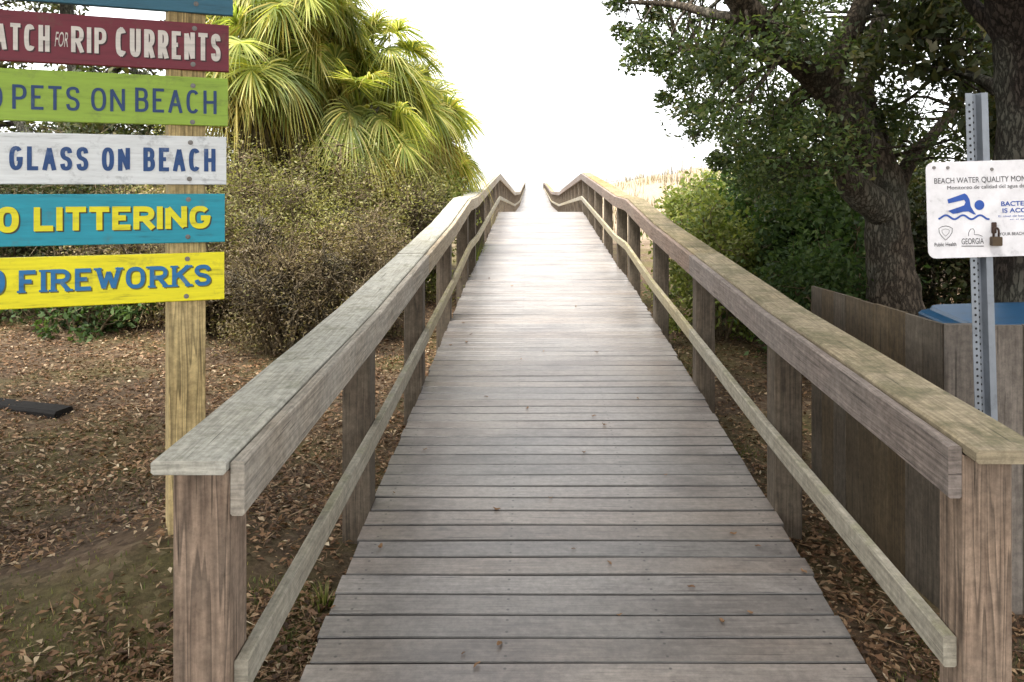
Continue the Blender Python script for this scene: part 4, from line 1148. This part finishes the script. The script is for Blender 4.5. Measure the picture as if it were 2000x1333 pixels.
B = A[NR.choice(len(A), 14000)] + np.array([0.02, 0.03, 0.006])
V = np.concatenate([V, leaf_quads(B, NR.uniform(0.06, 0.16, size=len(B)), 0.035, flat=True, fold=0.0)])
tag(np_mesh('leaf_litter', V, 4, M['litter']), 'brown dead leaves carpeting the ground on both sides of the boardwalk', 'leaf litter', kind='stuff')

def blades(n, gen, hmin, hmax, wd, lean=0.5):
    S = []
    for _ in range(n):
        x_, y_ = gen()
        if not scatter_ok(x_, y_): continue
        z_ = ground(x_, y_); h = RND.uniform(hmin, hmax); a = RND.uniform(0, 6.28)
        l = Vector((math.cos(a), math.sin(a), 0)) * h * RND.uniform(0.1, lean * 1.4); sd = Vector((-math.sin(a), math.cos(a), 0)) * wd
        b = Vector((x_, y_, z_ - 0.005)); m_ = b + l * 0.35 + Vector((0, 0, h * 0.6)); t = b + l + Vector((0, 0, h))
        S.append([[b - sd, b + sd], [m_ - sd * 0.8, m_ + sd * 0.8], [t - sd * 0.1, t + sd * 0.1]])
    return np.array([[[list(p) for p in pr] for pr in s] for s in S])
patches = [(-1.75, 2.75, .5), (-1.75, 2.75, .5), (-1.5, 2.5, .4), (-2.0, 3.0, .5), (-1.55, 3.0, .5), (-2.9, 3.1, .6), (-2.3, 3.3, .5), (-2.2, 4.7, .55), (-3.2, 4.3, .5), (-3.6, 5.4, .7), (-1.1, 3.6, .15), (-1.0, 3.3, .12), (-1.3, 2.5, .3), (1.45, 2.9, .15), (1.6, 3.2, .1), (2.0, 3.0, .2), (1.35, 5.6, .12), (1.4, 7.5, .2), (1.5, 9.5, .3), (-1.2, 8, .2), (1.32, 2.7, .1), (-2.6, 2.6, .6)]
def gpatch():
    p = RND.choice(patches); return RND.gauss(p[0], p[2] * 0.6), RND.gauss(p[1], p[2] * 0.6)
tag(strips_mesh('grass', blades(13000, gpatch, 0.008, 0.032, 0.0022), M['grass']), 'short green grass in patches on the leaf-strewn ground', 'grass', kind='stuff')
def gdune():
    while True:
        x_ = RND.uniform(1.6, 18) if RND.random() < 0.7 else RND.uniform(-16, -2.5); y_ = RND.uniform(18, 46)
        if mnoise.noise(Vector((x_ * 0.5, y_ * 0.5, 2))) > 0.05: return x_, y_
tag(strips_mesh('dune_grass', blades(7000, gdune, 0.12, 0.45, 0.010), M['dune_grass']), 'dry dune grass dotted over the pale sand beyond the bushes', 'dune grass', kind='stuff')

def tuft(label, x, y, n, h, m, spread=0.06, zoff=None):
    z0 = zoff if zoff is not None else ground(x, y); S = []
    root = tag(empty('grass_tuft', (x, y, z0)), label, 'grass tuft')
    for _ in range(n):
        a = RND.uniform(0, 6.28); L = h * RND.uniform(0.6, 1.1); o = RND.uniform(0.15, 0.75)
        d = Vector((math.cos(a), math.sin(a), 0)); sd = Vector((-math.sin(a), math.cos(a), 0)) * 0.005
        b = Vector((x, y, z0)) + d * RND.uniform(0, spread)
        S.append([[b + d * o * L * t * t - sd * (1 - t) + Vector((0, 0, L * (t - 0.35 * o * t * t))), b + d * o * L * t * t + sd * (1 - t * 0.95) + Vector((0, 0, L * (t - 0.35 * o * t * t)))] for t in (0, 0.3, 0.6, 0.85, 1)])
    o = strips_mesh('blades', np.array([[[list(p) for p in pr] for pr in s] for s in S]), m)
    at_parent(o, root); return root
tuft('green grass tuft poking through the left railing partway up the ramp', -0.93, 13.2, 90, 0.75, M['lime_leaf'], 0.1)
tuft('yellow grass tuft behind the left railing near the top of the ramp', -1.0, 17.5, 90, 1.1, M['dry_grass'], 0.15)
tuft('small green weed against the edge of the planks on the left', -0.9, 3.55, 50, 0.10, M['grass'], 0.06)
tuft('tiny weed at the foot of the right front railing post', 1.62, 2.5, 40, 0.12, M['grass'], 0.06)

# thin bare stalks against the sky over the dune
for i, (px, top, lab) in enumerate(((1312, 272, 'thin bare sea oat stalks leaning against the sky left of the oak crown'), (1336, 285, 'thin bare stalks rising from the yellow-green bush'))):
    x = (px - CX) / F * 13.0; z0 = ground(x, 13.0); zt = EYE + (CY - top) / F * 13
    root = tag(empty('dry_stalk', (x, 13.0, z0)), lab, 'stalks'); mb = MB()
    for k in range(5):
        a = RND.uniform(-0.25, 0.25)
        e = Vector((x + a, 13 + RND.uniform(-.2, .2), zt - RND.uniform(0, 0.3)))
        b = Vector((x + a * 0.2, 13, z0))
        tube(mb, [b, b.lerp(e, 0.6) + Vector((a * 0.1, 0, 0)), e, e + Vector((a * 0.5 + 0.03, 0, 0.02))], [0.006, 0.004, 0.003, 0.001], 4, cap=False)
    at_parent(mb.build('stalk', M['twig']), root)

# charred timber lying on the leaves
tx0, tx1 = P(-90, 815, 6.4), P(118, 815, 6.2)
zt = ground(-3.8, 6.3)
tb = tag(empty('timber', (-4, 6.3, zt)), 'blackened old timber lying on the leaf litter at the left edge', 'timber')
mb = MB(); beam(mb, (tx0.x, 6.45, zt + 0.03), (tx1.x, 6.25, ground(tx1.x, 6.25) + 0.02), 0.19, 0.075, 0.02, seg=9, wob=0.004)
at_parent(mb.build('beam', M['old_timber']), tb)

# fallen sticks
for i, (ax, ay, bx, by, lab) in enumerate(((600, 905, 645, 940, 'bare grey stick on the ground beside the left railing'), (0, 870, 110, 858, 'thin dry stick on the ground below the yellow sign board'), (1040, 0, 0, 0, None))):
    if not lab: continue
    def gp(px, py):
        Y = 4.0
        for _ in range(20): Y = (EYE - ground((px - CX) / F * Y, Y)) * F / (py - CY)
        return Vector(((px - CX) / F * Y, Y, ground((px - CX) / F * Y, Y) + 0.012))
    a, b = gp(ax, ay), gp(bx, by)
    mb = MB(); tube(mb, [a, a.lerp(b, 0.4) + Vector((0, 0.02, 0.015)), a.lerp(b, 0.75) + Vector((0, -0.01, 0.01)), b], [0.009, 0.008, 0.006, 0.004], 6)
    tag(mb.build('stick', M['twig'], None, True), lab, 'stick')

# dry leaves and bits on the planks
first = None
spots = [(1432, 1046), (1180, 832), (1410, 1217), (1465, 1200), (975, 1262), (932, 1303), (1190, 1103), (1120, 1075), (1075, 975), (970, 998), (1140, 886), (1210, 1205), (830, 880), (1018, 703), (1062, 688), (925, 684), (905, 632), (950, 777), (1245, 780), (1160, 815), (880, 676), (912, 670), (770, 965), (742, 1072), (1480, 1070), (1350, 1150), (905, 1280), (920, 655), (1000, 560), (1165, 690), (1570, 1120), (650, 1190), (1300, 930), (1030, 800), (955, 545), (1125, 600)]
for i, (px, py) in enumerate(spots):
    Y = 4.0
    for _ in range(30): Y = interp(Y, DECK) * F / (py - CY)
    x = (px - CX) / F * Y; z = deckz(Y) + 0.006
    if i % 4 == 0 or first is None:
        n_ = 7; L = 0.026
        S = MB(); vv = []
        for k in range(n_):
            t = k / (n_ - 1); wdt = 0.011 * math.sin(math.pi * min(1, t * 0.94 + 0.03)) ** 0.8 + 0.0008; up = 0.016 * (t - 0.5) ** 2 * 2 + 0.004 * math.sin(t * 7 + i)
            vv.append([(-wdt, (t - 0.5) * 2 * L, up + wdt * 0.7), (0, (t - 0.5) * 2 * L, up), (wdt, (t - 0.5) * 2 * L, up + wdt * (0.8 - t * 0.5))])
        for k in range(n_ - 1):
            for j in (0, 1): S.poly([vv[k][j], vv[k][j + 1], vv[k + 1][j + 1], vv[k + 1][j]], [(0, 0)] * 4)
        bm = bmesh.new(); me = bpy.data.meshes.new('dead_leaf'); me.from_pydata(S.v, [], S.f); bm.from_mesh(me); bmesh.ops.remove_doubles(bm, verts=bm.verts, dist=1e-5); bm.to_mesh(me); bm.free()
        me.materials.append(M['litter']); first = me
    o = bpy.data.objects.new('dead_leaf', first); C.objects.link(o)
    o.location = (x, Y, z); o.rotation_euler = (RND.uniform(-.2, .2), RND.uniform(-.3, .3), RND.uniform(0, 6.28)); s_ = RND.uniform(0.35, 0.85); o.scale = (s_, s_, s_)
    tag(o, 'small curled dry leaf lying on the boardwalk planks', 'dead leaf', 'dry leaves scattered on the planks')
